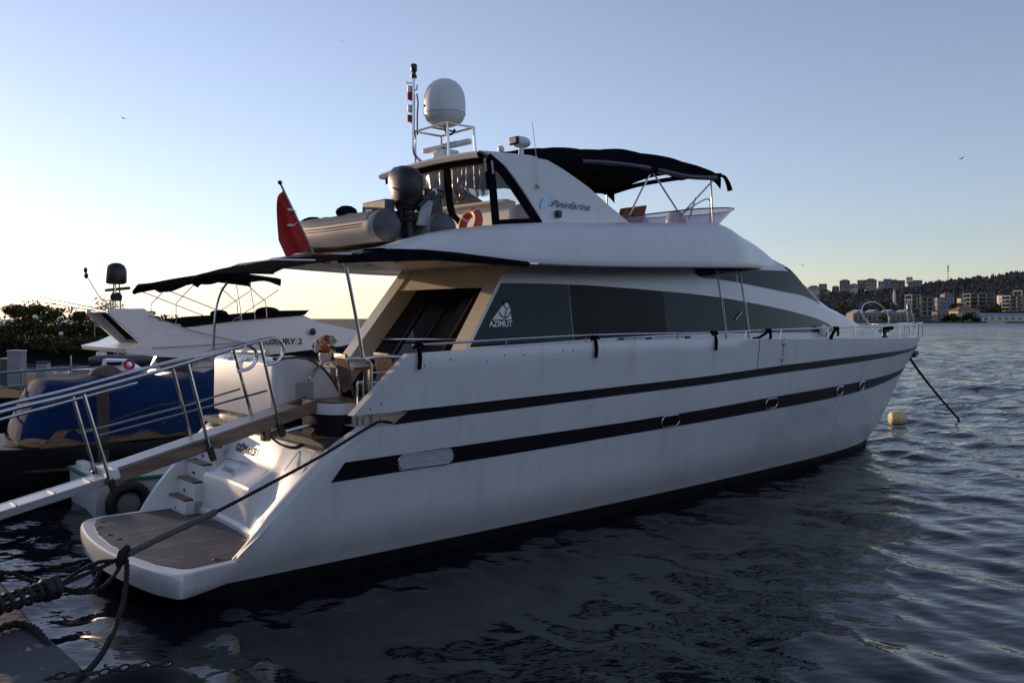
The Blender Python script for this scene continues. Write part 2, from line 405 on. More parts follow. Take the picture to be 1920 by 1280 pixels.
for k in range(7):
    z = zc-.08+.16*k/6; r = .095; dx = .43-r+math.sqrt(max(r*r-(z-zc)**2, 0))-.012
    vs.bar((cx-dx, -half(cx-dx, z)-.012, z), (cx+dx, -half(cx+dx, z)-.012, z), .03, .016, up=(0, .5, 1))
vs.build('louvre', M['alu'], vt)
# swim platform with teak inlay
PO = [(1.35, -1.60), (.7, -1.70), (.05, -1.82), (-.03, -1.77), (-.15, -1.36), (-.255, -.64), (-.285, 0), (-.255, .64), (-.16, 1.25), (-.03, 1.60), (.12, 1.72), (.7, 1.70), (1.35, 1.60)]
PO = PO[:2]+[(p.x, p.y) for p in spl([(a, b, 0) for a, b in PO[2:11]], 4)]+PO[11:]
def ring(k, z, dx=0):
    out = []
    for x, y in PO:
        if abs(x) > .3: yy = math.copysign(half(x, z) + (.012 if x < 1 else -.05), y)
        else: yy = y*(1-k*.9) if abs(y) > 1.5 else y*(1-k*.3)
        out.append((x+dx+(k*.9 if x < .3 else 0), yy, z))
    return out
pm = MB().grid([ring(.16, .205), ring(.07, .212), ring(.02, .25), ring(0, .36), ring(0, .455), ring(.012, .488), ring(.035, .50)], cu=True)
pm.poly(ring(.035, .50)); pm.poly(list(reversed(ring(.16, .205))))
plat = pm.build('swim_platform', M['hull'], Y, ang=30)
def teak_mat():
    m = mat('weathered_teak_planks', (.085, .068, .062), .5, nz=.35, ns=2.2, stretch=(1.2, 5, 1), rn=.2)
    t = m.node_tree; p = t.nodes['Principled BSDF']; tc = [n for n in t.nodes if n.type == 'TEX_COORD'][0]
    ramp = [n for n in t.nodes if n.type == 'VALTORGB'][0]
    sx = t.nodes.new('ShaderNodeSeparateXYZ'); t.links.new(tc.outputs['Object'], sx.inputs[0])
    a = t.nodes.new('ShaderNodeMath'); a.operation = 'MULTIPLY'; a.inputs[1].default_value = 1/.07; t.links.new(sx.outputs[1], a.inputs[0])
    f = t.nodes.new('ShaderNodeMath'); f.operation = 'FRACT'; t.links.new(a.outputs[0], f.inputs[0])
    l = t.nodes.new('ShaderNodeMath'); l.operation = 'LESS_THAN'; l.inputs[1].default_value = .16; t.links.new(f.outputs[0], l.inputs[0])
    fl = t.nodes.new('ShaderNodeMath'); fl.operation = 'FLOOR'; t.links.new(a.outputs[0], fl.inputs[0])
    wn = t.nodes.new('ShaderNodeTexWhiteNoise'); wn.noise_dimensions = '1D'; t.links.new(fl.outputs[0], wn.inputs['W'])
    mr = t.nodes.new('ShaderNodeMapRange'); mr.inputs[3].default_value = .55; mr.inputs[4].default_value = 1.6; t.links.new(wn.outputs[0], mr.inputs[0])
    # irregular damp, darker stains
    sn = t.nodes.new('ShaderNodeTexNoise'); sn.inputs['Scale'].default_value = 1.7; sn.inputs['Detail'].default_value = 5; t.links.new(tc.outputs['Object'], sn.inputs[0])
    sr = t.nodes.new('ShaderNodeMapRange'); sr.inputs[1].default_value = .5; sr.inputs[2].default_value = .58; sr.inputs[3].default_value = 1; sr.inputs[4].default_value = .5; t.links.new(sn.outputs['Fac'], sr.inputs[0])
    mu = t.nodes.new('ShaderNodeMath'); mu.operation = 'MULTIPLY'; t.links.new(mr.outputs[0], mu.inputs[0]); t.links.new(sr.outputs[0], mu.inputs[1])
    v = t.nodes.new('ShaderNodeVectorMath'); v.operation = 'SCALE'; t.links.new(ramp.outputs[0], v.inputs[0]); t.links.new(mu.outputs[0], v.inputs[3])
    mx = t.nodes.new('ShaderNodeMix'); mx.data_type = 'RGBA'; mx.inputs[7].default_value = (.02, .018, .017, 1)
    t.links.new(l.outputs[0], mx.inputs[0]); t.links.new(v.outputs[0], mx.inputs[6]); t.links.new(mx.outputs[2], p.inputs['Base Color'])
    return m
M['teak'] = teak_mat()
TI = [(1.32, -1.50), (.75, -1.55), (.22, -1.60), (.13, -1.56), (-.02, -1.22), (-.12, -.62), (-.15, 0), (-.12, .62), (-.02, 1.16), (.10, 1.46), (.22, 1.56), (.75, 1.55), (1.32, 1.50)]
MB().prism([(x, y, .500) for x, y in TI], (0, 0, .006)).build('teak_inlay', M['teak'], plat, ang=0)
for x, y in ((.12, 1.3), (.0, 1.0), (-.02, .5), (.0, .2), (.55, -1.45)):
    MB().lathe([(0, .012), (.035, .011), (.04, .004)], (x, y, .503), 10).build('deck_fitting', M['rubber'], plat)
# ---------------------------------------------------------------- decks, transom, cockpit
dk = MB()
N = 40
rows = []
for i in range(N+1):
    x = 4.0+17.3*i/N; h = max(half(min(x, stem(1.95)-.02), 1.95)-.10, .01)
    rows.append([(x, h*f, 1.93+.18*max(0, x-9)/12) for f in (-1, -.5, 0, .5, 1)])
dk.grid(rows).build('side_deck', M['white'], Y)
MB().box((3.0, .15, 1.70), (2.5, 3.66, .08)).build('cockpit_floor', M['teak'], Y, ang=0)
# transom face: base follows the platform, a locker with a sloping lid juts out on the port side
def transom():
    m = MB(); ys = [.97, .955, .93, .75, .5, .25, 0, -.3, -.58, -.66, -.74, -.86, -1.1, -1.35, -1.6, -1.78]
    bx = lin([-1.8, -1.58, -1.25, -.86, -.3, .3, .96], [.62, .72, 1.0, 1.19, 1.25, 1.28, 1.27])
    rows = []
    for y in ys:
        k = min(max((y+.80)/.2, 0), 1)                 # 1 = locker, 0 = plain sloping face
        b = bx(y); tx = 1.98 if y > -.9 else 1.98+.25*(-.9-y)
        loc = [(b+.02, .5), (b+.015, .56), (b+.06, .60), (b+.08, 1.02), (b+.10, 1.07), (b+.15, 1.10), (b+.36, 1.245), (b+.40, 1.275), (b+.43, 1.33), (tx-.16, 1.66), (tx-.10, 1.715), (tx+.0, 1.735), (tx+.5, 1.74)]
        pl = [(b+.02, .5), (b+.015, .56), (b+.06, .60)]
        for f in (.35, .42, .46, .56, .6, .65, .92, .97): pl.append((b+.06+(tx-.10-b-.06)*f, .60+1.115*f))
        pl += [(tx, 1.735), (tx+.5, 1.74)]
        rows.append([(p[0]*k+q[0]*(1-k), y, p[1]*k+q[1]*(1-k)) for p, q in zip(loc, pl)])
    e = [(p[0]+.9, .972, p[2]) for p in rows[0]]
    m.grid([e]+rows)
    return m.build('transom', M['white'], Y, ang=28)
tr = transom()
lid = MB()
lid.tube([(1.40, .80, 1.105), (1.60, .80, 1.25), (1.62, .1, 1.262), (1.61, -.52, 1.262), (1.38, -.52, 1.09)], .005, 5)
lid.build('lid_seam', M['rubber'], tr)
MB().tube([(1.385, .2, 1.075), (1.36, .2, .62)], .005, 5).build('door_seam', M['rubber'], tr)
MB().tube([(1.425, .2, 1.105), (1.60, .2, 1.252)], .004, 5).build('lid_seam', M['lgrey'], tr)
hm = MB().tube(spl([(1.60, -1.0, 1.32), (1.76, -1.0, 1.50), (1.83, -1.02, 1.56), (1.84, -1.08, 1.57), (1.84, -1.32, 1.565), (1.82, -1.36, 1.55), (1.62, -1.36, 1.30)], 4), .005, 5).build('hatch_seam', M['lgrey'], tr)
# the name, a nearly upright black line, and the faded home port on the lid
lettering('ship_name', 'GÖKÇE 1', M['boot'], tr, (1.700, .73, 1.362), (0, -1, 0), (.34, 0, .94), .148, width=.66, bold=.03)
lettering('home_port', 'İSTANBUL', M['lgrey'], tr, (1.455, .62, 1.133), (0, -1, 0), (.82, 0, .57), .10, width=.36)
# stairs on the port quarter
for k, (x, z) in enumerate(((1.08, .71), (1.2, .94), (1.33, 1.17), (1.46, 1.40), (1.60, 1.63))):
    st = MB().prism([(x, .96, .5), (x, 1.60, .5), (x+.03, 1.62, z-.03), (x+.03, .96, z-.03)], (.6, 0, 0)).build('step', M['white'], Y, bevel=.012)
    MB().box((x+.085, 1.29, z-.012), (.15, .60, .024)).build('tread', M['wood'], st, bevel=.006)
    MB().ell((x-.004+.02, 1.32, z-.16), (.02, .02, .02), 8, 6).build('courtesy_light', M['blackplastic'], st)
# cockpit seat block with varnished cap rail
def seatblock():
    pr = [(1.90, 1.84), (1.89, 2.0), (1.90, 2.56), (1.915, 2.60), (1.95, 2.635), (2.05, 2.652), (2.2, 2.655), (2.33, 2.635), (2.46, 2.575), (2.58, 2.49), (2.69, 2.37), (2.78, 2.24), (2.84, 2.10), (2.87, 1.97), (2.88, 1.84)]
    m = MB(); rows = []
    for y, ins in ((-.08, .16), (-.13, .06), (-.15, .0), (-.15, 0), (1.90, 0), (1.93, .02), (1.94, .05)):
        r = []
        for x, z in pr:
            cx, cz = 2.35, 2.0; d = V((cx-x, 0, cz-z)); L = d.length
            fx = 1 if y > -.1 else 0
            r.append((x+ (d.x/L*ins*.5), y, z+(d.z/L*ins*.5 if z > 1.9 else 0)))
        rows.append(r)
    # rounded aft corner
    out = []
    for y, dx in ((.02, 0), (-.06, .012), (-.11, .04), (-.14, .085), (-.155, .14)):
        out.append([(x+dx*max(0, (2.0-x)/.11) if x < 2.0 else x, y, z) for x, z in pr])
    out = [[(x, 1.94, z) for x, z in pr]] + out
    m.grid(out)
    m.poly([p for p in out[-1]]); m.poly(list(reversed(out[0])))
    return m.build('cockpit_seat', M['white'], Y, ang=32)
seat = seatblock()
cap = [(1.95, -.09, 2.655), (2.2, -.10, 2.672), (2.34, -.10, 2.65), (2.48, -.10, 2.59), (2.61, -.10, 2.50), (2.725, -.10, 2.38), (2.81, -.10, 2.25), (2.875, -.10, 2.10), (2.905, -.10, 1.95), (2.91, -.10, 1.80)]
cr = MB()
rows = []
for i, p in enumerate(cap):
    a = V(cap[max(i-1, 0)]); b = V(cap[min(i+1, len(cap)-1)]); t = (b-a).normalized(); n = V((t.z, 0, -t.x))
    if n.z < 0 and n.x < 0: n = -n
    n = V((abs(n.x), 0, abs(n.z)))
    rows.append([V(p)+V((0, dy, 0))+n*h for dy, h in ((-.035, -.02), (-.035, .018), (.16, .018), (.16, -.02))])
cr.grid(rows, cu=True).build('cap_rail', M['wood'], seat, ang=50)
MB().box((2.56, .9, 2.0), (.6, 1.9, .35)).build('bench', M['wood'], seat, bevel=.01)
sp = MB()
pts = spl([(1.93, -.12, 0), (1.86, -.0, 0), (1.86, .5, 0), (1.86, 1.2, 0), (1.88, 1.75, 0), (1.94, 1.92, 0)], 6)
sp.grid([[V((p.x+.03, p.y, 1.725)) for p in pts], [V((p.x+.03, p.y, 1.845)) for p in pts]])
sp.build('polished_band', M['steel'], Y, ang=60)
MB().tube([(1.96, 1.86, 2.70), (1.955, .25, 2.735)], .035, 12).build('grab_roll', M['cream'], seat)
for y in (1.55, 1.45, .95, .85, .30):
    MB().tube([(1.89, y, 2.60), (1.925, y, 2.66), (1.95, y, 2.71)], .014, 6).build('clip', M['steel'], seat)
MB().prism([(2.17, -.158, 2.10), (2.44, -.158, 2.10), (2.44, -.158, 2.33), (2.17, -.158, 2.33)], (0, -.006, 0)).build('socket_lid', M['lgrey'], seat, bevel=.004)
ridge(spl([(2.33, -.20, 2.36), (2.36, -.22, 2.40), (2.46, -.24, 2.53), (2.54, -.26, 2.575), (2.62, -.27, 2.595), (2.70, -.28, 2.575), (2.76, -.28, 2.51), (2.775, -.28, 2.40), (2.775, -.28, 1.74)], 5), .019, 'handrail', M['steel'])
MB().lathe([(.0, 0), (.03, 0), (.03, .03), (.0, .03)], (2.775, -.28, 2.42), 10).build('rail_collar', M['steel'], Y)
# stern rail beside the bulwark
ridge(spl([(2.05, -1.72, 2.715), (2.4, -1.73, 2.72), (2.7, -1.8, 2.725), (2.80, -1.9, 2.70)], 4), .021, 'stern_rail', M['steel'])
ridge(spl([(2.30, -1.72, 2.71), (2.38, -1.72, 2.66), (2.40, -1.72, 2.55), (2.40, -1.72, 2.2), (2.40, -1.72, 1.74)], 5), .016, 'stern_rail', M['steel'])
ridge([(2.38, -1.74, 2.53), (2.95, -1.9, 2.545)], .012, 'stern_rail', M['steel'])
ridge([(2.38, -1.74, 2.41), (2.9, -1.9, 2.425)], .012, 'stern_rail', M['steel'])
ridge(spl([(2.20, -1.72, 1.74), (2.20, -1.72, 2.36), (2.24, -1.72, 2.41), (2.28, -1.72, 2.36), (2.28, -1.72, 1.74)], 4), .016, 'stern_rail', M['steel'])
ridge([(2.26, -1.75, 2.73), (2.19, -1.75, 3.10), (2.08, -1.75, 3.60), (2.0, -1.75, 3.93)], .022, 'awning_pole', M['steel'])
ridge(spl([(1.79, 1.72, 2.55), (1.80, 1.72, 2.9), (1.83, 1.72, 3.3), (1.90, 1.71, 3.58), (2.0, 1.70, 3.74)], 5), .019, 'awning_pole', M['steel'])
# fairlead and stern cleat in the gap under the bulwark
ridge(spl([(2.42, -1.90, 1.88), (2.42, -1.90, 2.02), (2.46, -1.90, 2.04), (2.78, -1.91, 2.045), (2.82, -1.91, 2.03), (2.82, -1.91, 1.89)], 3), .014, 'fairlead', M['steel'])
MB().bar((2.95, -1.93, 1.89), (3.07, -1.96, 2.08), .03, .05).build('bulwark_stay', M['steel'], Y, bevel=.005)
MB().box((3.4, -1.55, 1.95), (2.2, .3, .16)).build('coaming', M['cream'], Y, bevel=.02)
# gangway pod
pod = MB()
for z0, z1, k in ((1.74, 2.0, 1), (2.0, 2.14, 0)):
    o = [(1.95, -.78), (1.98, -1.15), (2.08, -1.36), (2.22, -1.42), (2.38, -1.36), (2.47, -1.15), (2.5, -.78)]
    o = spl([(a, b, 0) for a, b in o], 5); pod.prism([(p.x, p.y, z0) for p in o], (0, 0, z1-z0), m=k)
pod.prism([(p.x*.998, p.y*.998, 2.14) for p in o], (0, 0, .025), m=2)
pod.build('gangway_pod', [M['white'], M['black'], M['bronze']], Y, ang=40)

# ---------------------------------------------------------------- deckhouse
pf = smooth([3.5, 9, 11, 13, 15, 16.5, 17.6, 18.3], [1.56, 1.56, 1.52, 1.36, 1.06, .72, .36, .0])
def yh(x, z): return max(0, pf(x)-.13*(z-2.6))
xa_h = lambda z: 4.05+(z-2.83)*.745
zs = smooth([4, 9, 12.0, 12.65, 14.25, 15, 16.5, 17.6, 18.2, 18.3], [4.12, 4.2, 4.27, 4.26, 3.50, 3.37, 3.15, 2.93, 2.62, 2.45])
zc = smooth([4, 9, 12.6, 13.9, 15.5, 15.9, 17, 17.8, 18.2, 18.3], [4.14, 4.22, 4.36, 4.33, 3.58, 3.50, 3.26, 3.06, 2.78, 2.5])
def house():
    m = MB(); xs = [4.05+14.25*(i/90) for i in range(91)]
    rows = []
    for x in xs:
        zt = zs(x); half_row = []
        for f in (0, .2, .4, .6, .8, .93, .98):
            z = 1.9+(zt-1.9)*f; xx = max(x, xa_h(z)) if x < 5.2 else x
            half_row.append((xx, yh(x, z)-(.0 if f < .95 else .015), z))
        ysh = max(yh(x, zt)-.05, 0)
        for f in (1, .85, .6, .3, 0):
            z = zt+(zc(x)-zt)*(1-f*f); xx = max(x, xa_h(z)) if x < 5.2 else x
            half_row.append((xx, ysh*f, z))
        rows.append([(a, -b, c) for a, b, c in half_row] + [p for p in reversed(half_row[:-1])])
    m.grid(rows)
    return m.build('deckhouse', M['white'], Y, ang=50)
dh_ = house()
# aft bulkhead: cream pillars either side of a dark glass front
for sg in (-1, 1):
    m = MB(); r = []
    for z in (1.75, 2.2, 2.83, 3.3, 3.75, 4.02):
        x = xa_h(z)-.012; yo = yh(x, z)+.004; yi = yo-.30
        r.append([(x+.25, sg*yo, z), (x, sg*yo, z), (x, sg*yi, z), (x+.55, sg*(yi-.05), z)])
    m.grid(r).build('pillar', M['cream'], Y, ang=30)
MB().prism([(xa_h(3.66)+.02, -1.2, 3.66), (xa_h(3.66)+.02, 1.2, 3.66), (xa_h(4.05)+.02, 1.2, 4.05), (xa_h(4.05)+.02, -1.2, 4.05)], (.1, 0, 0)).build('bulkhead_header', M['cream'], Y)
gd = MB().prism([(xa_h(1.75)+.36, -1.32, 1.75), (xa_h(1.75)+.36, 1.32, 1.75), (xa_h(3.8)+.36, 1.2, 3.8), (xa_h(3.8)+.36, -1.2, 3.8)], (.02, 0, 0)).build('sliding_door', M['glass'], Y, ang=0)
for y in (-.62, -.02, .6):
    MB().bar((xa_h(1.76)+.345, y, 1.76), (xa_h(3.7)+.345, y*.97, 3.7), .035, .03, up=(0, 1, 0)).build('door_frame', M['blackplastic'], gd)
ridge([(xa_h(2.86)+.30, 1.22, 2.86), (xa_h(2.9)+.30, -1.2, 2.9)], .014, 'handrail', M['steel'])
# windows: panes lying on the house side
wt = smooth([4.0, 4.62, 5.3, 6.1, 7.3, 8.4, 9.25, 10.2, 10.9, 12.6, 14.16, 14.6, 14.88], [3.70, 3.71, 3.722, 3.727, 3.705, 3.668, 3.635, 3.577, 3.516, 3.353, 3.153, 3.07, 2.97])
wb = lin([4, 5.3, 6.7, 8.3, 9.9, 12.5, 14.9], [2.80, 2.84, 2.89, 2.925, 2.935, 2.918, 2.90])
def pane(xl, xh, top, bot, off=.007, n=24, nz=6, rake=True, nm=None, mt=None):
    for sg in (-1, 1):
        m = MB(); rows = []
        for j in range(nz+1):
            f = j/nz; row = []
            for i in range(n+1):
                t = i/n; x = xl+(xh-xl)*t; z = bot(x)+(top(x)-bot(x))*f
                if rake: x += (max(xa_h(z)+.06, xl)-xl)*(1-t); z = bot(x)+(top(x)-bot(x))*f
                row.append((x, sg*(yh(x, z)+off), z))
            rows.append(row)
        m.grid(rows).build(nm, mt, Y, ang=0)
pane(4.06, 6.11, wt, wb, nm='salon_window', mt=M['glass'])
pane(6.125, 8.38, wt, wb, rake=False, off=.011, nm='salon_window', mt=M['glass2'])
pane(8.395, 10.14, wt, wb, rake=False, nm='salon_window', mt=M['glass'])
pane(10.165, 10.90, wt, wb, rake=False, nm='salon_window', mt=M['glass'])
pane(10.93, 14.93, wt, wb, rake=False, n=40, nm='salon_window', mt=M['glass'])
# side door to the wheelhouse: bright trims running from the side deck up to the upper window
for x0 in (10.15, 10.915):
    m = MB(); r = []
    for z in np.linspace(2.4, 4.10, 12):
        x = x0-.045*(z-2.9)-.05
        r.append([(x-.014, -yh(x, z)-.008, z), (x-.014, -yh(x, z)-.016, z), (x+.014, -yh(x, z)-.016, z), (x+.014, -yh(x, z)-.008, z)])
    m.grid(r).build('door_trim', M['lgrey'], Y)
MB().tube([(10.0, -yh(10, 4.06)-.012, 4.06), (10.72, -yh(10.7, 4.07)-.012, 4.07)], .011, 6).build('door_trim', M['lgrey'], Y)
hd = MB().bar((10.42, -yh(10.5, 3.2)-.03, 3.17), (10.66, -yh(10.7, 3.3)-.03, 3.33), .03, .022).build('door_handle', M['steel'], Y, bevel=.005)
ut = lambda x: min(4.115+.02*(x-9.4), zs(x)-.03)
ub = smooth([9.3, 9.42, 10.04, 10.74, 12.23, 13.45, 14.2], [4.05, 3.985, 3.93, 3.88, 3.76, 3.665, 3.535])
pane(9.36, 9.99, ut, ub, rake=False, n=10, nm='wheelhouse_window', mt=M['glass'])
pane(10.02, 10.66, ut, ub, rake=False, n=8, nm='wheelhouse_window', mt=M['glass'])
pane(10.70, 14.15, ut, ub, rake=False, n=40, nm='wheelhouse_window', mt=M['glass'])
# windscreen over the sloping front
m = MB(); rows = []
for j in range(25):
    f = -1+2*j/24; row = []
    for i in range(13):
        x = 12.72+1.42*(i/12) + 1.33*(1-f*f)*(.25+.75*i/12) + .02
        z0 = zs(x)+(zc(x)-zs(x))*(1-f*f); ys_ = max(yh(x, zs(x))-.05, 0)
        row.append((x+.022, ys_*f*1.012, z0+.024))
    rows.append(row)
m.grid(rows).build('windscreen', M['screen'], Y, ang=60)
# foredeck details
MB().tube([(14.57, -.96, 3.415), (15.2, -.80, 3.335), (16.2, -.62, 3.20)], .006, 5).build('skylight_seam', M['rubber'], Y)
MB().ell((13.95, -yh(13.95, 2.98)-.10, 2.93), (.09, .09, .14), 12, 8).build('fender_cap', M['plwhite'], Y)

# ---------------------------------------------------------------- flybridge moulding
fw = smooth([2.5, 3.2, 4.0, 8.0, 9.2, 10.2, 11.06, 11.92, 12.79, 13.65, 13.85], [1.88, 1.98, 2.02, 2.02, 1.99, 1.851, 1.512, 1.184, 0.844, 0.488, 0.05])
fzb = smooth([2.4, 3.2, 4.6, 8.5, 11, 12.7, 14.02], [4.035, 4.01, 3.975, 4.065, 4.17, 4.235, 4.28])
fzt = smooth([2.4, 2.6, 3.05, 3.4, 4.0, 5.3, 6.4, 7.7, 9.1, 9.9, 10.6, 11.35, 12.1, 12.85, 13.6, 13.85], [4.07, 4.1, 4.24, 4.335, 4.45, 4.61, 4.7, 4.79, 4.885, 4.932, 4.833, 4.755, 4.658, 4.505, 4.30, 4.29])
def fly():
    m = MB(); rows = []
    for i in range(71):
        x = 2.5+11.35*(i/70)**.97; w = fw(x); zb = fzb(x); zt = fzt(x); H = zt-zb
        q = []
        q.append((x, 0, zb-.0+.03)); q.append((x, max(w-.55, w*.3), zb+.03)); q.append((x, max(w-.12, w*.6), zb+.005))
        q.append((x, w-.04, zb-.018)); q.append((x, w-.008, zb)); q.append((x, w, zb+.03))
        for k in range(1, 9):
            a = R(90)*k/8; q.append((x, w*(.74+.26*math.cos(a)), zb+.03+(H-.03)*math.sin(a)))
        q.append((x, w*.66, zt-.004-.07*(x < 4.9))); q.append((x, w*.3, zt+.0-.09*(x < 4.9))); q.append((x, 0, zt-.09*(x < 4.9)))
        rows.append([(a, -b, c) for a, b, c in q] + [(a, b, c) for a, b, c in reversed(q[1:-1])])
    m.grid(rows, cu=True)
    m.poly(rows[0]); m.poly(list(reversed(rows[-1])))
    return m.build('flybridge', M['white'], Y, ang=38)
fl = fly()
# ceiling panel over the cockpit with downlights
MB().prism([(2.62, -1.52, 4.012), (2.62, 1.52, 4.012), (4.9, 1.38, 4.0), (4.9, -1.38, 4.0)], (0, 0, .02)).build('ceiling_panel', M['cream'], fl)
for x, y in ((2.9, 1.1), (2.9, .3), (2.9, -.5), (3.6, 1.1), (3.6, .3), (3.6, -.5), (4.1, -.9)):
    MB().lathe([(0, .0), (.055, 0), (.06, .02)], (x, y, 3.992), 14).build('downlight', M['lgrey'], fl)
# awning track along the edge, awning sheet out over the stern
m = MB(); rows = []
for i in range(31):
    x = 1.9+2.8*i/30
    yy = -(fw(max(x, 2.5))+.012) if x > 2.45 else -(1.80+.1*(x-1.9)/.55)
    zt_ = float(np.interp(x, [1.9, 2.2, 2.5, 3.0, 3.5, 3.9, 4.7], [3.93, 3.99, 4.06, 4.07, 4.055, 4.03, 3.985])); zb_ = float(np.interp(x, [1.9, 2.5, 3.2, 4.7], [3.86, 3.90, 3.94, 3.915]))
    rows.append([(x, yy-.02, zb_), (x, yy-.03, (zb_+zt_)/2), (x, yy-.012, zt_), (x, yy+.03, zt_-.01), (x, yy+.03, zb_)])
m.grid(rows, cu=True); m.poly(rows[0]); m.poly(list(reversed(rows[-1])))
m.build('awning_edge', M['canvas'], Y, ang=40)
MB().box((4.80, -fw(4.8)-.02, 3.965), (.16, .04, .035)).build('awning_clip', M['steel'], Y, bevel=.006)
m = MB(); rows = []
for i in range(15):
    f = i/14; row = []
    for j in range(25):
        g = -1+2*j/24; y = 1.80*g*(.93+.07*f)
        xe = 1.02+.38*abs(g)**2.2*0 + .42*(g > 0)*g*g + .10*g*g
        x = xe+(2.62-xe)*f
        z = (3.77-.045*g*g - .05*max(g, 0)) + (4.10-3.77)*f**.75*(1-.16*g*g*f) + .012*math.sin(f*9.4)*(1-f)
        row.append((x, y, z))
    rows.append(row)
m.grid(rows)
rr_ = [[(p[0], p[1], p[2]-.012) for p in r] for r in rows]
m.grid(rr_)
aw = m.build('awning', M['canvasb'], Y, ang=60)
MB().tube([p for p in rows[0]], .022, 8).build('awning_hem', M['canvasb'], aw)
for x in (1.7, 2.2):
    MB().tube([(x, -1.6, 3.85+.2*(x-1.5)), (x, -.5, 3.915+.2*(x-1.5)), (x, .6, 3.91+.2*(x-1.5)), (x, 1.6, 3.80+.2*(x-1.5))], .014, 6).build('awning_bow', M['steel'], aw)
# ---------------------------------------------------------------- radar arch, enclosure, bimini
AP = [(4.47, 5.59), (4.77, 5.61), (5.1, 5.635), (5.42, 5.65), (5.75, 5.63), (6.12, 5.51), (6.40, 5.40), (6.66, 5.295), (6.95, 5.14), (7.22, 5.0), (7.68, 4.78), (7.75, 4.70), (5.66, 4.55), (5.645, 4.65), (5.47, 4.85), (5.29, 5.045), (5.10, 5.24), (4.92, 5.40), (4.7, 5.51)]
for sg in (-1, 1):
    MB().prism([(x, sg*(1.36-.02*(z-4.6)), z) for x, z in AP], (0, -sg*.12, 0)).build('arch_side', M['white'], Y, bevel=.025, ang=40, segs=3)
ro = MB(); rows = []
for g in np.linspace(-1, 1, 15):
    y = 1.30*g; c = .05*(1-g*g)
    rows.append([(4.43, y, 5.50+c), (4.40, y, 5.555+c), (4.46, y, 5.60+c), (5.0, y, 5.635+c), (5.6, y, 5.655+c), (5.75, y, 5.60+c), (5.6, y, 5.54+c)])
ro.grid(rows, cu=True); ro.build('arch_roof', M['cream'], Y, ang=40)
# enclosure: black canvas frames round clear panes on the aft quarter
def flat(pts, t, nm, mt, par=Y, **k): return MB().prism(pts, t, ).build(nm, mt, par, **k)
enc = MB()
def strip(m, pts, w, nrm, th=.012):
    P = [V(p) for p in pts]; n = V(nrm).normalized()
    rows = []
    for i, p in enumerate(P):
        d = (P[min(i+1, len(P)-1)]-P[max(i-1, 0)]).normalized(); a = d.cross(n).normalized()
        ww = w(i/(len(P)-1)) if callable(w) else w
        rows.append([p+a*ww-n*th, p-a*ww-n*th, p-a*ww+n*th, p+a*ww+n*th])
    m.grid(rows, cu=True); m.poly(rows[0]); m.poly(list(reversed(rows[-1])))
    return m
# side triangle
arcx = [(4.60, 5.52), (4.85, 5.38), (5.03, 5.22), (5.22, 5.03), (5.40, 4.84), (5.60, 4.63)]
sidef = MB()
strip(sidef, [(x-.02, -1.335, z-.01) for x, z in arcx], .075, (0, 1, 0))
strip(sidef, [(4.62, -1.335, 5.50), (4.67, -1.335, 5.1), (4.74, -1.335, 4.50)], .065, (0, 1, 0))
strip(sidef, [(4.72, -1.335, 4.555), (5.1, -1.335, 4.60), (5.62, -1.335, 4.645)], .07, (0, 1, 0))
tri = sidef.build('enclosure_side', M['canvas'], Y, ang=40)
MB().poly([(4.66, -1.335, 5.45), (4.75, -1.335, 4.58), (5.52, -1.335, 4.66), (5.2, -1.335, 5.0), (4.92, -1.335, 5.30)]).build('clear_pane', M['vinyl'], tri, ang=0)
MB().bar((4.63, -1.36, 5.47), (4.66, -1.36, 5.28), .03, .012, up=(0, 1, 0)).build('strap', M['lgrey'], tri)
# aft curtain: header, two posts, rolled-up clear vinyl between
aft = MB()
strip(aft, [(4.52, y, 5.47+.045*(1-(y/1.3)**2)) for y in np.linspace(-1.3, 1.25, 12)], .05, (1, 0, 0))
strip(aft, [(4.54, -.42, 5.48), (4.56, -.44, 5.2), (4.58, -.45, 4.95), (4.60, -.50, 4.75), (4.62, -.66, 4.62)], .045, (1, 0, 0))
strip(aft, [(4.55, -.34, 5.48), (4.57, -.34, 5.2), (4.59, -.37, 4.9), (4.61, -.42, 4.7)], .02, (1, 0, 0))
af = aft.build('enclosure_aft', M['canvas'], Y, ang=40)
rnd = random.Random(3)
for y0, y1, zb_ in ((-1.27, -.48, 4.98), (-.36, 1.2, 5.02)):
    m = MB(); rows = []; nn = 46
    for i in range(nn+1):
        y = y0+(y1-y0)*i/nn; row = []
        for j in range(9):
            f = j/8; z = 5.46-(5.46-zb_+.03*math.sin(i*.9))*f
            fold = (.018+.045*f)*math.sin(i*.83+1.7*math.sin(i*.21)+2.2*f)+.05*math.exp(-((f-.93)/.12)**2)
            row.append((4.56+fold, y, z))
        rows.append(row)
    m.grid(rows).build('rolled_pane', M['vinyl2'], af, ang=180)
# flybridge furniture glimpsed through the panes
MB().prism([(5.3, -1.0, 4.55), (5.3, 1.1, 4.55), (5.3, 1.1, 5.0), (5.3, -1.0, 5.0)], (.12, 0, 0)).build('flybridge_seat', M['plwhite'], Y, bevel=.03)
MB().bar((5.2, -1.05, 4.98), (5.2, 1.15, 5.02), .14, .04).build('flybridge_table', M['cream'], Y, bevel=.01)
MB().box((6.6, -.3, 4.95), (.4, 1.0, .4)).build('helm_seat', M['plwhite'], Y, bevel=.06)
MB().prism([(8.35, -.95, 4.80), (8.35, -.35, 4.8), (8.5, -.35, 5.20), (8.5, -.95, 5.20)], (.05, 0, 0)).build('helm_dash', M['wood'], Y, bevel=.01)
MB().tube([(8.33, -.65+.13*math.cos(a), 5.03+.13*math.sin(a)) for a in np.linspace(0, 6.1, 20)], .014, 6).build('helm_wheel', M['blackplastic'], Y)
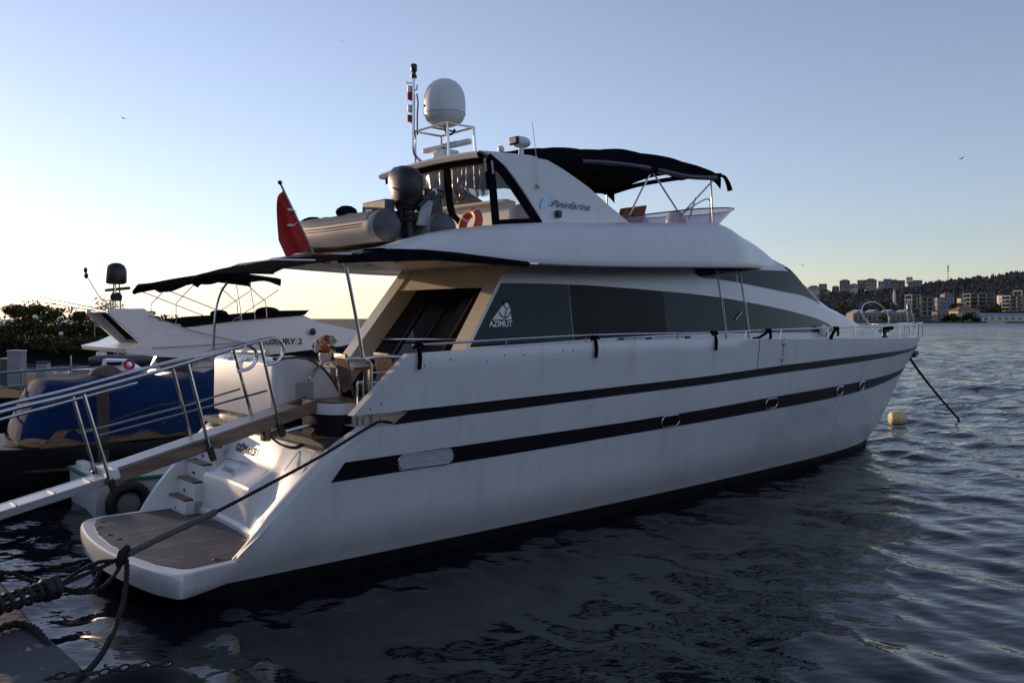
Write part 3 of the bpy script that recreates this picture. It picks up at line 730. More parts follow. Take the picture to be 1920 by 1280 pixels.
for y in (-.75, .1, .75): MB().ell((9.6, y, 4.98), (.2, .2, .24), 12, 8).build('seat_cushion', M['plwhite'], Y)
# script emblem and horn on the arch
lettering('script_lettering', 'Pininfarina', M['dgrey'], Y, (5.80, -1.372, 4.905), (1, 0, .012), (0, 0, 1), .155, width=.86, shear=.5)
em = MB()
wing = [V((a, 0, b)) for a, b in [(5.585, 4.85), (5.58, 4.93), (5.63, 5.01), (5.72, 5.055), (5.83, 5.06), (5.78, 5.02), (5.86, 5.0), (5.79, 4.97), (5.80, 4.93), (5.73, 4.93), (5.70, 4.88), (5.62, 4.865)]]
em.prism([(p.x, -1.366, p.z) for p in wing], (0, -.008, 0)).build('emblem', mat('emblem_blue', (.35, .48, .62), .25, .3, nz=.3, ns=12), Y)
hn = MB().box((5.93, -1.40, 4.80), (.09, .08, .11)).build('deck_light', M['blackplastic'], Y, bevel=.015)
# bimini
def bim(x, y):
    g = abs(y)/1.34
    top = float(np.interp(x, [5.15, 5.6, 6.2, 7.0, 8.25, 9.3, 10.0, 10.2], [5.72, 5.88, 6.02, 6.13, 6.27, 6.31, 6.17, 6.06]))
    sag = -.025*abs(math.sin((x-5.2)/1.55*3.1416))
    return top+sag-(.22+.2*min(1, max(0, (x-5.6)/2))*min(1, max(0, (10.3-x)/1.3)))*g**2.4-.03*math.sin(x*9+y*2)*.25
m = MB(); rows = []; low = []
for i in range(41):
    x = 5.15+5.05*i/40
    row = [(x, y, bim(x, y)) for y in np.linspace(-1.34, 1.34, 21)]
    e = .16+.04*math.sin(x*5)
    row = [(x, -1.33, bim(x, 1.34)-e)] + row + [(x, 1.33, bim(x, 1.34)-e)]
    rows.append(row)
m.grid(rows); m.grid([[(p[0], p[1]*.992, p[2]-.014) for p in r] for r in rows])
bm = m.build('bimini', M['canvas'], Y, ang=60)
for nm, pts, r in (('rolled_window', [(6.5, -1.33, 5.68), (7.0, -1.35, 5.72), (7.7, -1.35, 5.75), (8.15, -1.34, 5.76)], .04), ('rolled_window', [(8.35, -1.34, 5.75), (9.2, -1.35, 5.73), (10.05, -1.33, 5.80)], .045), ('front_roll', [(10.18, -1.34, 5.86), (10.22, -.6, 5.93), (10.22, .6, 5.93), (10.18, 1.34, 5.84)], .045)):
    MB().tube(spl(pts, 8), r, 10).build(nm, M['canvas'] if nm == 'front_roll' else M['vinyl3'], bm)
MB().tube(spl([(10.17, -1.32, 5.86), (10.27, -1.36, 5.84), (10.36, -1.38, 5.72), (10.42, -1.38, 5.60)], 5), lambda t: .022+.03*t, 8).build('tie_strap', M['canvas'], bm)
for p, q in (((8.25, -1.3, 5.74), (7.62, -1.33, 4.90)), ((8.25, -1.3, 5.74), (9.05, -1.32, 5.0)), ((9.93, -1.3, 5.84), (10.0, -1.3, 5.0)), ((10.12, -1.3, 5.84), (8.95, -1.33, 4.98)), ((9.47, -1.31, 5.38), (9.25, -1.33, 4.98)), ((8.25, 1.3, 5.74), (7.62, 1.33, 4.8)), ((9.93, 1.3, 5.84), (10.0, 1.3, 5.0))):
    MB().tube([p, q], .016, 8).build('frame_pole', M['steel'], bm)
# violet wind deflector round the front of the flybridge
base_ = spl([(7.62, -1.40, 4.78), (8.6, -1.40, 4.845), (9.4, -1.36, 4.88), (10.0, -1.20, 4.90), (10.5, -.9, 4.86), (10.75, -.45, 4.84), (10.8, 0, 4.84), (10.75, .45, 4.84), (10.5, .9, 4.86), (9.4, 1.36, 4.88), (7.62, 1.40, 4.78)], 6)
top_ = spl([(7.5, -1.36, 4.88), (8.5, -1.40, 5.035), (9.3, -1.40, 5.155), (10.3, -1.30, 5.27), (11.1, -1.0, 5.35), (11.62, -.5, 5.385), (11.75, 0, 5.39), (11.62, .5, 5.385), (11.1, 1.0, 5.35), (9.3, 1.40, 5.155), (7.5, 1.36, 4.88)], 6)
ws = MB().grid([base_, [a.lerp(b, .5) for a, b in zip(base_, top_)], top_]).build('wind_deflector', M['purple'], Y, ang=60)
MB().tube(top_, .012, 6).build('rim', M['blackplastic'], ws)
ridge(spl([(9.0, -1.36, 5.05), (9.5, -1.37, 5.30), (9.8, -1.36, 5.38), (9.83, -1.36, 5.2), (9.85, -1.35, 4.95)], 5), .014, 'handrail', M['steel'])

# ---------------------------------------------------------------- mast, dome, radar on the arch roof
fr = MB()
fz = lambda y: 5.92
cs = [(4.52, -.42), (4.52, .42), (5.05, .42), (5.05, -.42)]
frame = MB().tube([(x, y, 6.16) for x, y in cs], .019, 8, closed=True).build('dome_frame', M['steel'], Y)
for x, y in cs:
    MB().tube(spl([(x, y, 6.16), (x+.02*(x < 4.8), y*1.02, 6.05), (x+.03, y*1.06, 5.66)], 4), .019, 8).build('frame_leg', M['steel'], frame)
MB().tube([(4.52, 0, 6.16), (5.05, 0, 6.16)], .016, 8).build('frame_bar', M['steel'], frame)
dome = MB().lathe([(0, 6.15), (.12, 6.17), (.20, 6.20), (.24, 6.22), (.285, 6.26), (.315, 6.32), (.325, 6.36), (.325, 6.365), (.33, 6.45), (.328, 6.55), (.318, 6.64), (.295, 6.72), (.255, 6.795), (.195, 6.855), (.12, 6.895), (.05, 6.912), (.001, 6.915)], (4.80, .0, .04), 36).build('satellite_dome', M['plwhite'], Y, ang=60)
MB().tube([(4.80+.328*math.cos(a), .328*math.sin(a), 6.405) for a in np.linspace(0, 6.28, 40)][:-1], .006, 5, closed=True).build('dome_seam', M['lgrey'], dome)
MB().ell((4.80-.315, .09, 6.50), (.02, .035, .02), 8, 6).build('dome_badge', M['red'], dome)
MB().tube(spl([(4.78, -.02, 6.2), (4.77, -.1, 6.08), (4.80, -.18, 6.06), (4.85, -.2, 6.14)], 5), .018, 6).build('cable', M['rubber'], dome)
mast = MB().tube(spl([(4.72, .36, 5.66), (4.58, .39, 5.72), (4.50, .41, 5.85), (4.49, .41, 6.2), (4.50, .41, 7.05)], 5), .024, 8).build('mast', M['steel'], Y)
MB().lathe([(0, 7.05), (.045, 7.05), (.05, 7.09), (.032, 7.10), (.032, 7.14), (.048, 7.16), (.052, 7.24), (.045, 7.27), (.0, 7.275)], (4.50, .41, -.05), 12).build('masthead_light', M['blackplastic'], mast)
for z, mt, r in ((6.72, 'red', .042), (6.37, 'red', .042), (6.83, 'plwhite', .04), (6.53, 'plwhite', .038)):
    MB().lathe([(0, -.05), (r, -.05), (r, .05), (0, .05)], (4.47, .475, z), 10).build('mast_light', M[mt], mast)
    MB().box((4.49, .44, z-.06), (.03, .08, .02)).build('light_bracket', M['blackplastic'], mast)
MB().tube([(4.50, .41, 6.92), (4.47, .57, 6.95), (4.47, .57, 6.98)], .008, 5).build('anemometer', M['blackplastic'], mast)
MB().tube([(4.50, .41, 6.80), (4.51, .34, 6.81), (4.51, .33, 6.88)], .010, 5).build('mast_hook', M['blackplastic'], mast)
MB().tube(spl([(4.53, .37, 6.75), (4.545, .36, 6.6), (4.535, .365, 6.4), (4.54, .37, 6.1)], 4), .012, 5).build('mast_cable', M['rubber'], mast)
rb = MB().bar((4.70, .42, 5.87), (4.86, -.58, 5.90), .10, .085).build('radar_scanner', M['plwhite'], Y, bevel=.03, segs=3)
MB().box((4.78, -.05, 5.74), (.30, .34, .16)).build('radar_gearbox', M['plwhite'], rb, bevel=.03)
MB().lathe([(0, 0), (.07, 0), (.06, .07), (0, .07)], (4.78, -.05, 5.80), 12).build('radar_post', M['blackplastic'], rb)
lettering('radar_lettering', 'FURUNO', M['red'], rb, (4.652, -.14, 5.865), (.157, -.985, .03), (0, 0, 1), .055, width=.3)
sp_ = MB().ell((5.50, -1.02, 5.90), (.17, .12, .09), 14, 10).build('searchlight', M['plwhite'], Y)
MB().lathe([(.05, 0), (.04, .08), (.035, .14), (0, .14)], (5.5, -1.02, 5.68), 12).build('searchlight_base', M['plwhite'], sp_)
MB().prism([(5.385, -1.12, 5.845), (5.385, -.92, 5.845), (5.385, -.92, 5.965), (5.385, -1.12, 5.965)], (-.05, 0, 0)).build('searchlight_lens', M['blackplastic'], sp_, bevel=.015)
MB().prism([(5.33, -1.09, 5.865), (5.33, -.95, 5.865), (5.33, -.95, 5.945), (5.33, -1.09, 5.945)], (-.006, 0, 0)).build('lens_glass', M['lgrey'], sp_)
gp = MB().lathe([(.0, 0), (.022, 0), (.022, .12), (.05, .13), (.052, .18), (.03, .21), (0, .21)], (5.35, -.72, 5.66), 12).build('gps_antenna', M['plwhite'], Y)
an = MB().tube([(5.52, -1.385, 5.21), (5.50, -1.385, 5.5), (5.40, -1.385, 6.13)], lambda t: .008-.004*t, 6).build('whip_antenna', M['plwhite'], Y)
MB().ell((5.525, -1.385, 5.19), (.03, .03, .04), 8, 6).build('antenna_mount', M['steel'], an)
# emblem on the saloon window, white: triangle with ring and anchor, letters under it
ex, ez = 4.44, 3.10
def wy(x, z): return -(yh(x, z)+.012)
lg = MB()
T0 = [(4.525, 3.185), (4.885, 3.185), (4.875, 3.43), (4.80, 3.445), (4.755, 3.40)]
lg.prism([(x, wy(x, z), z) for x, z in T0], (0, -.003, 0))
lgo = lg.build('window_emblem', M['plwhite'], Y, ang=0)
MB().tube([(4.815+.052*math.cos(a), wy(4.81, 3.4)-.006, 3.392+.052*math.sin(a)) for a in np.linspace(0, 6.28, 20)][:-1], .009, 5, closed=True).build('emblem_ring', M['black'], lgo)
MB().tube([(4.805, wy(4.8, 3.34)-.006, 3.34), (4.755, wy(4.75, 3.2)-.006, 3.20)], .009, 5).build('emblem_stem', M['black'], lgo)
MB().tube(spl([(4.66, wy(4.66, 3.29)-.006, 3.295), (4.70, wy(4.7, 3.23)-.006, 3.235), (4.765, wy(4.76, 3.21)-.006, 3.21), (4.83, wy(4.8, 3.23)-.006, 3.235), (4.87, wy(4.87, 3.29)-.006, 3.295)], 4), .009, 5).build('emblem_fluke', M['black'], lgo)
lettering('window_lettering', 'AZIMUT', M['plwhite'], lgo, (4.455, wy(4.6, 3.085)-.004, 3.085), (1, -.01, 0), (0, .13, 1), .12, width=.44, shear=.12, bold=.02)

# ---------------------------------------------------------------- rails along the bulwark and bow pulpit
rl = [(2.78, -2.06, 2.87)] + [(x, -(half(x, bul(x))-.07), bul(x)+.10) for x in (3.5, 5, 6.1, 7.4, 8.7)] + [(x, -(half(min(x, 21.4), 2.75)-.10*(1 if x < 19 else .6)), float(np.interp(x, [8.7, 10.7, 14, 17, 20.4, 21.5], [2.955, 2.985, 3.02, 3.03, 3.035, 3.04]))) for x in (10.7, 12.5, 14, 15.5, 17, 18.5, 19.7, 20.6, 21.2)]
rail = ridge(spl(rl, 6), .016, 'bow_rail', M['steel'])
for x in (4.35, 5.9, 7.0, 8.05, 9.1, 10.0, 11.15, 12.9, 14.2, 15.9, 17.6, 19.2, 20.6):
    h = half(x, 2.75)-.08; zt = float(np.interp(x, [2.78, 3.5, 8.7, 10.7, 14, 17, 21.5], [2.87, 2.89, 2.955, 2.985, 3.02, 3.03, 3.04]))
    s = .0 if x < 10 else .10
    MB().tube([(x-s, -h, bul(x)-.01), (x-s*.8, -h, bul(x)+.04), (x, -h, zt)], .012, 6).build('stanchion', M['steel'], rail)
rlp = [(x, half(x, 2.75)-.08, float(np.interp(x, [8.7, 14, 21.5], [2.96, 3.02, 3.04]))) for x in (9, 11, 13, 15, 17, 18.5, 19.7, 20.6, 21.2)]
rail2 = ridge(spl(rlp, 5), .016, 'bow_rail', M['steel'])
for x in (12.9, 15.9, 17.6, 19.2, 20.4): MB().tube([(x-.1, half(x, 2.75)-.09, bul(x)-.01), (x, half(x, 2.75)-.08, 3.02)], .012, 6).build('stanchion', M['steel'], rail2)
pp = ridge(spl([(20.3, -.28, 2.70), (20.25, -.27, 3.05), (20.2, -.26, 3.5), (20.32, -.22, 3.66), (20.45, -.22, 3.60), (20.75, -.20, 3.05), (20.85, -.2, 2.7)], 5), .019, 'pulpit_hoop', M['steel'])
ridge(spl([(20.2, .62, 2.75), (20.0, .75, 3.1), (19.75, .8, 3.35), (20.0, .85, 3.6), (20.5, .82, 3.66), (20.85, .72, 3.5), (20.95, .6, 3.2), (20.75, .55, 2.95), (20.7, .5, 2.72)], 5), .019, 'pulpit_hoop', M['steel'])
bw_ = MB().tube([(20.75, -.28, 3.06), (21.5, -.10, 3.07), (21.5, .10, 3.07), (20.75, .28, 3.06)], .022, 8).build('pulpit', M['steel'], Y)
for x, y in ((21.48, -.1), (21.48, .1), (21.0, -.2), (21.0, .2)): MB().tube([(x, y, 2.68), (x, y, 3.06)], .019, 6).build('stanchion', M['steel'], bw_)
wl = MB().lathe([(0, 0), (.14, 0), (.12, .05), (.06, .08), (.055, .16), (.13, .19), (.14, .24), (.0, .27)], (18.9, -.25, 2.66), 14).build('windlass', M['blackplastic'], Y)
MB().bar((18.75, -.25, 2.93), (19.25, -.32, 2.95), .07, .09).build('windlass_cover', M['canvas'], wl, bevel=.03)
MB().box((20.0, .45, 2.70), (2.2, .05, .10), R(-17)).build('toe_rail', M['plwhite'], Y)
MB().bar((21.05, -.02, 2.17), (21.32, -.02, 2.24), .14, .14).build('anchor_roller', M['blackplastic'], Y, bevel=.03)

for x, d in ((2.95, .16), (3.35, .11), (3.95, .17), (4.25, .10), (4.6, .12), (5.35, .10), (5.55, .10), (5.2, .22), (2.35, .35), (2.2, .60)):
    z = bul(x)-d if x > 2.6 else upt(x)+.05+.3*(x-2.15)
    MB().ell((x, -half(x, z)-.002, z), (.012, .006, .012), 8, 5).build('bolt', M['dgrey'], blw)
# ---------------------------------------------------------------- loose things aboard
strap_n = 0
for x, lab, sh in ((2.84, 'black strap round the aftmost rail end of the white yacht, hanging straight down', 0), (6.0, 'black strap knotted on the yacht rail just ahead of the blind dark window', 0), (8.95, 'black strap with a long tail hanging from the rail beside the gate', 0), (10.6, 'short black strap on the rail just above the bulwark gate', 1), (13.1, 'black strap with two legs on the rail under the tip of the long window', 2)):
    h = half(x, 2.8)-.04; zt = float(np.interp(x, [2.78, 3.5, 8.7, 10.7, 14], [2.87, 2.89, 2.955, 2.985, 3.02]))
    m = MB(); L = .30 if sh == 0 else .16
    m.tube(spl([(x, -h+.03, zt+.02), (x, -h-.035, zt-.02), (x+.01, -h-.065, zt-L*.5), (x, -h-.06, zt-L)], 4), .026, 6)
    m.tube(spl([(x-.07, -h-.03, zt-.04), (x, -h-.05, zt+.015), (x+.08, -h-.04, zt-.02)], 4), .022, 6)
    if sh == 1: m.tube(spl([(x-.02, -h-.03, zt-.02), (x-.25, -h-.01, zt-.12), (x-.45, -h, zt-.14)], 4), .025, 6)
    if sh == 2: m.tube(spl([(x-.02, -h-.05, zt), (x-.2, -h-.06, zt-.12), (x-.28, -h-.06, zt-.21)], 4), lambda t: .022+.02*t, 6)
    solo(m, 'strap', M['canvas'], lab, 'strap', (x, -h, zt), 'black straps tied along the yacht rail')
bh = MB().tube([(6.55, -2.02, 2.885), (8.35, -2.02, 2.905)], .010, 6)
b_ = solo(bh, 'boat_hook', M['steel'], 'thin boat hook lying along the bulwark under the rail', 'boat hook', (6.55, -2.02, 2.885))
for x in (6.6, 7.25, 8.25): MB().tube([(x, 0+0, 0), (x+.12, 0, .004)], .018, 6).build('grip', M['blackplastic'], b_, base=(6.55, 0, 0))
# ensign on a raked staff
fl_ = thing('flag', 'large red flag with white crescent hanging from a raked staff above the awning', 'flag', (2.62, .2, 4.14))
MB().tube([(2.66, .2, 4.08), (2.13, .2, 5.06)], .016, 8).build('flagstaff', M['lgrey'], fl_)
MB().ell((2.12, .2, 5.08), (.035, .035, .03), 8, 6).build('finial', M['blackplastic'], fl_)
m = MB(); rows = []
n = 26
for i in range(n+1):
    t = i/n; a = V((2.165+.42*t, .2, 4.985-.78*t)); row = []      # hoist along the staff
    w = .06+.40*min(1, t*1.25)**.8
    for j in range(15):
        g = j/14
        p = V((a.x-w*g*.93*(1-.12*(t > .8)*(t-.8)*5), .2+.055*math.sin(g*9+t*2.2)*g**.5, a.z-.10*g*(1-t)-.20*g*(t > .8)*(t-.8)*3-.07*t*g-.02*math.sin(g*7)))
        row.append(p)
    rows.append(row)
m.grid(rows); flag_cloth = m.build('flag_cloth', M['red'], fl_, ang=180)
cm = MB(); prow = []
for i in range(15):
    a = R(-115+230*i/14); c = V((2.25, 0, 4.60))
    prow.append([(c.x-.02+.125*math.cos(a), .2-.085, c.z+.125*math.sin(a)), (c.x+.012+.092*math.cos(a), .2-.085, c.z+.097*math.sin(a))])
cm.grid(prow).build('crescent', M['plwhite'], fl_, ang=0)
# lifebuoy
lb = thing('lifebuoy', 'orange lifebuoy leaning against the canvas enclosure of the flybridge', 'lifebuoy', (4.50, -1.06, 4.66))
MB().tube([(4.50+.05*math.sin(a), -1.03+.18*math.cos(a), 4.57+.18*math.sin(a)) for a in np.linspace(0, 6.28, 37)][:-1], .065, 12, closed=True).build('ring', M['orange'], lb)
for a0 in (.5, 2.07, 3.64, 5.2):
    MB().tube([(4.50+.05*math.sin(a), -1.03+.18*math.cos(a), 4.57+.18*math.sin(a)) for a in np.linspace(a0-.1, a0+.1, 5)], .068, 12).build('band', M['plwhite'], lb)
# tender lying athwart the flybridge deck, stern to starboard
dg = thing('tender', 'grey inflatable tender with outboard motor lying across the aft flybridge deck', 'inflatable boat', (3.5, 0, 4.25))
for xo, nm in ((3.05, 0), (3.98, 1)):
    dz = .0 if nm == 0 else .03
    pts = spl([(xo, -1.22, 4.45+dz), (xo, -.6, 4.46+dz), (xo, .4, 4.47+dz), (xo+(.05 if nm == 0 else -.05), 1.1, 4.50+dz), (xo+(.28 if nm == 0 else -.28), 1.75, 4.57+dz)], 6)
    prof = lambda t: .215 if t > .13 else .03+.185*(t/.13)**.55
    MB().tube(pts, prof, 18).build('tube', M['greyl'], dg, ang=60)
    cone = MB().tube([pts[0]+V((0, y, 0)) for y in (-.015, .03, .10, .16)], lambda t: .04+.182*t**.55, 18).build('tube_cone', M['grey'], dg)
    for z in (.0, .035): MB().tube([p+V((-.215 if nm == 0 else -.214, 0, z-.01)) for p in pts[5:]], .009, 5).build('rub_strake', M['grey'], dg)
    # darker top sheet and handles
    m = MB(); rows = []
    for p in pts[4:]:
        rows.append([p+V((-.222*math.cos(a), 0, .222*math.sin(a))) for a in np.linspace(.35, 2.0, 9)])
    m.grid(rows).build('top_sheet', M['grey'], dg, ang=60)
    for y in (-.75, -.2, .5): MB().bar((xo, y, 4.68), (xo, y+.18, 4.69), .07, .04).build('handle', M['rubber'], dg, bevel=.01)
MB().tube(spl([(3.33, 1.72, 4.57), (3.42, 1.98, 4.6), (3.52, 2.06, 4.6), (3.62, 1.98, 4.6), (3.70, 1.72, 4.6)], 5), .20, 14).build('bow_tube', M['greyl'], dg)
MB().prism([(3.1, -1.0, 4.30), (3.9, -1.0, 4.30), (3.52, -1.0, 4.14)], (0, 2.6, 0)).build('keel', M['bronze'], dg)
MB().prism([(3.2, -.66, 4.28), (3.85, -.66, 4.28), (3.85, -.66, 4.72), (3.2, -.66, 4.72)], (0, .05, 0)).build('transom_board', M['lgrey'], dg, bevel=.01)
MB().box((3.3, -.45, 4.75), (.16, .62, .22)).build('console', M['grey'], dg, bevel=.02)
MB().ell((3.12, .12, 4.74), (.16, .16, .10), 10, 6).build('tied_cover', M['canvasb'], dg)
MB().ell((3.15, 1.2, 4.71), (.14, .22, .06), 10, 6).build('tied_cover', M['canvas'], dg)
om = MB(); 
# outboard: cowl, midsection, leg, bracket
rows = []
for z, rx, ry, oy, ox in ((4.70, .05, .08, -.98, 0), (4.72, .10, .13, -.99, 0), (4.80, .135, .185, -1.0, 0), (4.93, .16, .225, -.99, 0), (5.06, .17, .255, -.97, 0), (5.18, .165, .26, -.95, 0), (5.27, .145, .225, -.93, 0), (5.33, .10, .15, -.90, 0), (5.355, .03, .05, -.88, 0)):
    rows.append([(3.55+rx*1.12*math.copysign(abs(math.cos(a))**.75, math.cos(a)), oy+.20+ry*1.12*math.copysign(abs(math.sin(a))**.8, math.sin(a)), z-.25*(0)) for a in np.linspace(0, 6.2832, 25)[:-1]])
ob = om.grid(rows, cu=True).build('outboard_motor', M['blackplastic'], dg, ang=60)
MB().tube([(3.55+.193*math.cos(a), -.785+.278*math.sin(a), 5.0+.10*math.sin(a)) for a in np.linspace(0, 6.2832, 33)[:-1]], .007, 5, closed=True).build('cowl_seam', M['rubber'], ob)
MB().prism([(3.47, -.90, 4.86), (3.63, -.90, 4.86), (3.62, -.90, 4.32), (3.49, -.90, 4.32)], (0, .16, 0)).build('motor_leg', M['blackplastic'], ob, bevel=.03)
MB().box((3.55, -.78, 4.62), (.24, .12, .26)).build('clamp_bracket', M['rubber'], ob, bevel=.02)
for z in (4.75, 4.66, 4.58): MB().tube(spl([(3.42, -.88, z), (3.50, -.96, z-.02), (3.62, -.95, z+.01), (3.70, -.85, z-.03)], 4), .018, 6).build('hose', M['rubber'], ob)
MB().bar((3.58, -1.0, 4.75), (3.86, -1.02, 4.98), .10, .06).build('tiller', M['blackplastic'], ob, bevel=.02)
sb = MB().box((3.95, -.72, 4.98), (.34, .42, .13)).build('dinghy_console', M['blackplastic'], dg, bevel=.03)
MB().prism([(3.82, -.95, 4.5), (4.08, -.95, 4.5), (4.05, -.95, 4.95), (3.86, -.95, 4.95)], (0, .4, 0)).build('console_column', M['blackplastic'], dg, bevel=.03)
MB().lathe([(0, 0), (.045, 0), (.05, .012), (0, .014)], (3.93, -.945, 5.0), 14, axis='y').build('gauge', M['plwhite'], sb)
MB().prism([(3.60, -.98, 4.50), (3.80, -.98, 4.5), (3.88, -.98, 4.86), (3.70, -.98, 4.90)], (0, .05, 0)).build('side_panel', M['lgrey'], dg, bevel=.01)
MB().prism([(4.0, -.8, 4.5), (4.25, -.8, 4.5), (4.22, -.75, 4.88), (4.05, -.75, 4.88)], (0, .4, 0)).build('seat_back', M['lgrey'], dg, bevel=.03)
# cockpit table, chairs, flowers, crockery
tb = thing('cockpit_table', 'wooden table in the yacht cockpit behind the white seat block', 'table', (3.3, .35, 1.74))
MB().box((3.3, .35, 2.50), (.72, 1.5, .04)).build('table_top', M['wood'], tb, bevel=.01)
for y in (-.15, .85): MB().lathe([(.06, 0), (.05, .74)], (3.3, y, 1.74), 10).build('table_leg', M['steel'], tb)
def chair(b, rz, lab):
    c = thing('folding_chair', lab, 'chair', b, 'folding teak chairs in the cockpit', rz=A+rz); B = (0, 0, 0)
    c['_b'] = B
    for sx in (-.21, .21):
        MB().bar((sx, -.20, .98), (sx, -.10, .42), .035, .022).build('back_post', M['wood'], c, bevel=.004)
        MB().bar((sx, -.10, .42), (sx, .16, 0), .032, .022).build('leg', M['wood'], c, bevel=.004)
        MB().bar((sx*.9, .22, .44), (sx*.9, -.20, 0), .032, .022).build('leg', M['wood'], c, bevel=.004)
    MB().bar((-.22, -.21, .97), (.22, -.21, .97), .03, .07).build('top_rail', M['wood'], c, bevel=.008)
    MB().bar((-.21, -.12, .56), (.21, -.12, .56), .025, .05).build('back_rail', M['wood'], c, bevel=.006)
    for k in range(8):
        x = -.175+.05*k; MB().bar((x, -.20, .95), (x, -.125, .57), .030, .014).build('slat', M['wood'], c)
    for k in range(5): MB().box((0, -.08+.07*k, .435), (.42, .055, .016)).build('seat_slat', M['wood'], c, bevel=.004)
    MB().box((0, .05, .46), (.40, .36, .045)).build('cushion', M['canvas'], c, bevel=.015)
    return c
chair((2.62, -.98, 1.74), R(-100), 'nearer folding teak chair beside the stern rail, its slatted back to the quay')
chair((3.15, -1.12, 1.74), R(-95), 'farther folding teak chair against the salon door, behind the first chair')
vz = thing('flower_vase', 'vase of white and orange flowers on the cockpit table', 'flowers', (3.05, .62, 2.52))
MB().lathe([(.05, 0), (.09, .08), (.10, .14), (.085, .17)], (3.05, .62, 2.52), 14).build('vase', M['cream'], vz)
rnd = random.Random(8); cols = [mat('petal_white', (.72, .68, .64), .8, ns=30, nz=.3), mat('petal_orange', (.55, .16, .04), .8, ns=30, nz=.3), mat('leaf_green', (.07, .10, .03), .7), mat('petal_blush', (.62, .45, .40), .8, ns=30, nz=.3)]
for k in range(24):
    a, e = rnd.uniform(0, 6.28), rnd.uniform(-.3, 1.5); r = .16*rnd.uniform(.75, 1.1)
    m = MB(); c = V((3.05+r*math.cos(a)*math.cos(e), .62+r*1.15*math.sin(a)*math.cos(e), 2.75+r*.95*math.sin(e))); q = rnd.uniform(.04, .06)
    for s in range(9):
        d = V((rnd.gauss(0, 1), rnd.gauss(0, 1), rnd.gauss(0, 1))).normalized()
        m.ell(c+d*q*.45, (q*.62, q*.62, q*.55), 7, 5)
    m.build('bloom', cols[[0, 0, 1, 2, 3, 0, 2, 1][k % 8]], vz)
cup = thing('coffee_service', 'pale crockery on a low tray by the salon door', 'crockery', (3.4, -1.2, 2.45))
MB().box((3.4, -1.2, 2.44), (.3, .3, .02)).build('tray', M['wood'], cup)
MB().lathe([(.04, 0), (.06, .08), (.055, .12), (.03, .14)], (3.4, -1.2, 2.45), 12).build('pot', M['plwhite'], cup)
MB().lathe([(.03, 0), (.04, .06)], (3.3, -1.28, 2.45), 10).build('cup', M['plwhite'], cup)
MB().box((3.4, -1.2, 2.09), (.3, .3, .68)).build('stand', M['wood'], cup)
# ---------------------------------------------------------------- quay, gangway, mooring gear
def conc_mat():
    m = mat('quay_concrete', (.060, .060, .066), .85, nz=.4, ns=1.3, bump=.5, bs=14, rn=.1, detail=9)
    return m
M['conc'] = conc_mat()
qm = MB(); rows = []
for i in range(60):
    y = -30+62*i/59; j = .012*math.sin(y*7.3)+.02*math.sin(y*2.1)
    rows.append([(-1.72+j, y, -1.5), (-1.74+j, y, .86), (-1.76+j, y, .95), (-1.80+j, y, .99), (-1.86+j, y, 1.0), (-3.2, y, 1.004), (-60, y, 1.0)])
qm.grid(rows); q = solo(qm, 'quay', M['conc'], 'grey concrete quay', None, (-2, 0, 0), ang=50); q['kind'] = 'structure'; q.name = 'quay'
# unseen slope added behind the camera to darken hull light and window reflections
hm = MB(); rows = []; rnd = random.Random(5)
for i in range(40):
    a = R(150+240*i/39); row = []
    for r, z in ((45, 1.0), (60, 4), (80, 9), (110, 16), (150, 24), (220, 34), (320, 40)):
        rr = r*(1+.08*math.sin(i*1.7))
        row.append((rr*math.cos(a), rr*math.sin(a)-12, (z-1)*min(1, math.sin(math.pi*i/39)*1.5)+1+(2.0*math.sin(i*.9+r)+1.0*rnd.uniform(-1, 1))*(z > 2)))
    rows.append(row)
hb_ = hm.grid(rows).build('added_slope', mat('added_slope_dark', (.035, .042, .045), .95, nz=.5, ns=.3), None, ang=60); tag(hb_, 'unseen dark slope added behind the quay to dim light and reflections', None, kind='structure')

gw = thing('gangway', 'metal gangway with tubular handrails sloping from the yacht stern to the quay', 'gangway', (2.0, -.9, 1.74))
gz = lambda x: 1.681+.247*x      # top of upper section
for y in (-1.10, -.70):
    MB().bar((2.06, y, gz(2.06)-.07), (-.45, y, gz(-.45)-.085), .045, .15).build('side_beam', M['bronze'], gw, bevel=.008)
dkm = MB()
for k in range(5):
    y = -1.04+.07*k; dkm.bar((1.75, y, gz(1.75)-.008), (-.44, y, gz(-.44)-.008), .062, .022)
MB().bar((1.78, -.9, gz(1.78)-.03), (-.44, -.9, gz(-.44)-.03), .36, .02).build('walkway', M['alu'], gw)
for k in range(5):
    y = -1.04+.07*k; MB().bar((1.75, y, gz(1.75)-.006), (-.44, y, gz(-.44)-.006), .056, .022).build('deck_plank', M['alu'], gw, bevel=.004)
MB().bar((-.38, -.9, gz(-.40)-.05), (-.49, -.9, gz(-.49)-.05), .46, .11).build('end_cap', M['plwhite'], gw, bevel=.012)
for y in (-1.06, -.74):
    MB().bar((-.4, y, 1.475), (-2.55, y, 1.0), .035, .085).build('lower_beam', M['alu'], gw, bevel=.006)
MB().bar((-.4, -.9, 1.505), (-2.55, -.9, 1.03), .29, .02).build('lower_walkway', M['alu'], gw)
for k in range(5):
    x = -.65-.35*k; MB().bar((x, -1.05, 1.520+.221*(x+.4)), (x, -.75, 1.520+.221*(x+.4)), .02, .014).build('tread_bar', M['lgrey'], gw)
MB().tube([(-2.55, -1.1, 1.05), (-2.55, -.7, 1.05)], .045, 10).build('roller', M['rubber'], gw)
posts = {-1.10: (((1.488, 1.80), (1.213, 2.924)), ((.626, 1.60), (.349, 2.685)), ((-.452, 1.36), (-.744, 2.408))),
         -.70: (((1.361, 1.85), (1.085, 2.83)), ((.593, 1.66), (.342, 2.63)), ((-.476, 1.40), (-.736, 2.37)))}
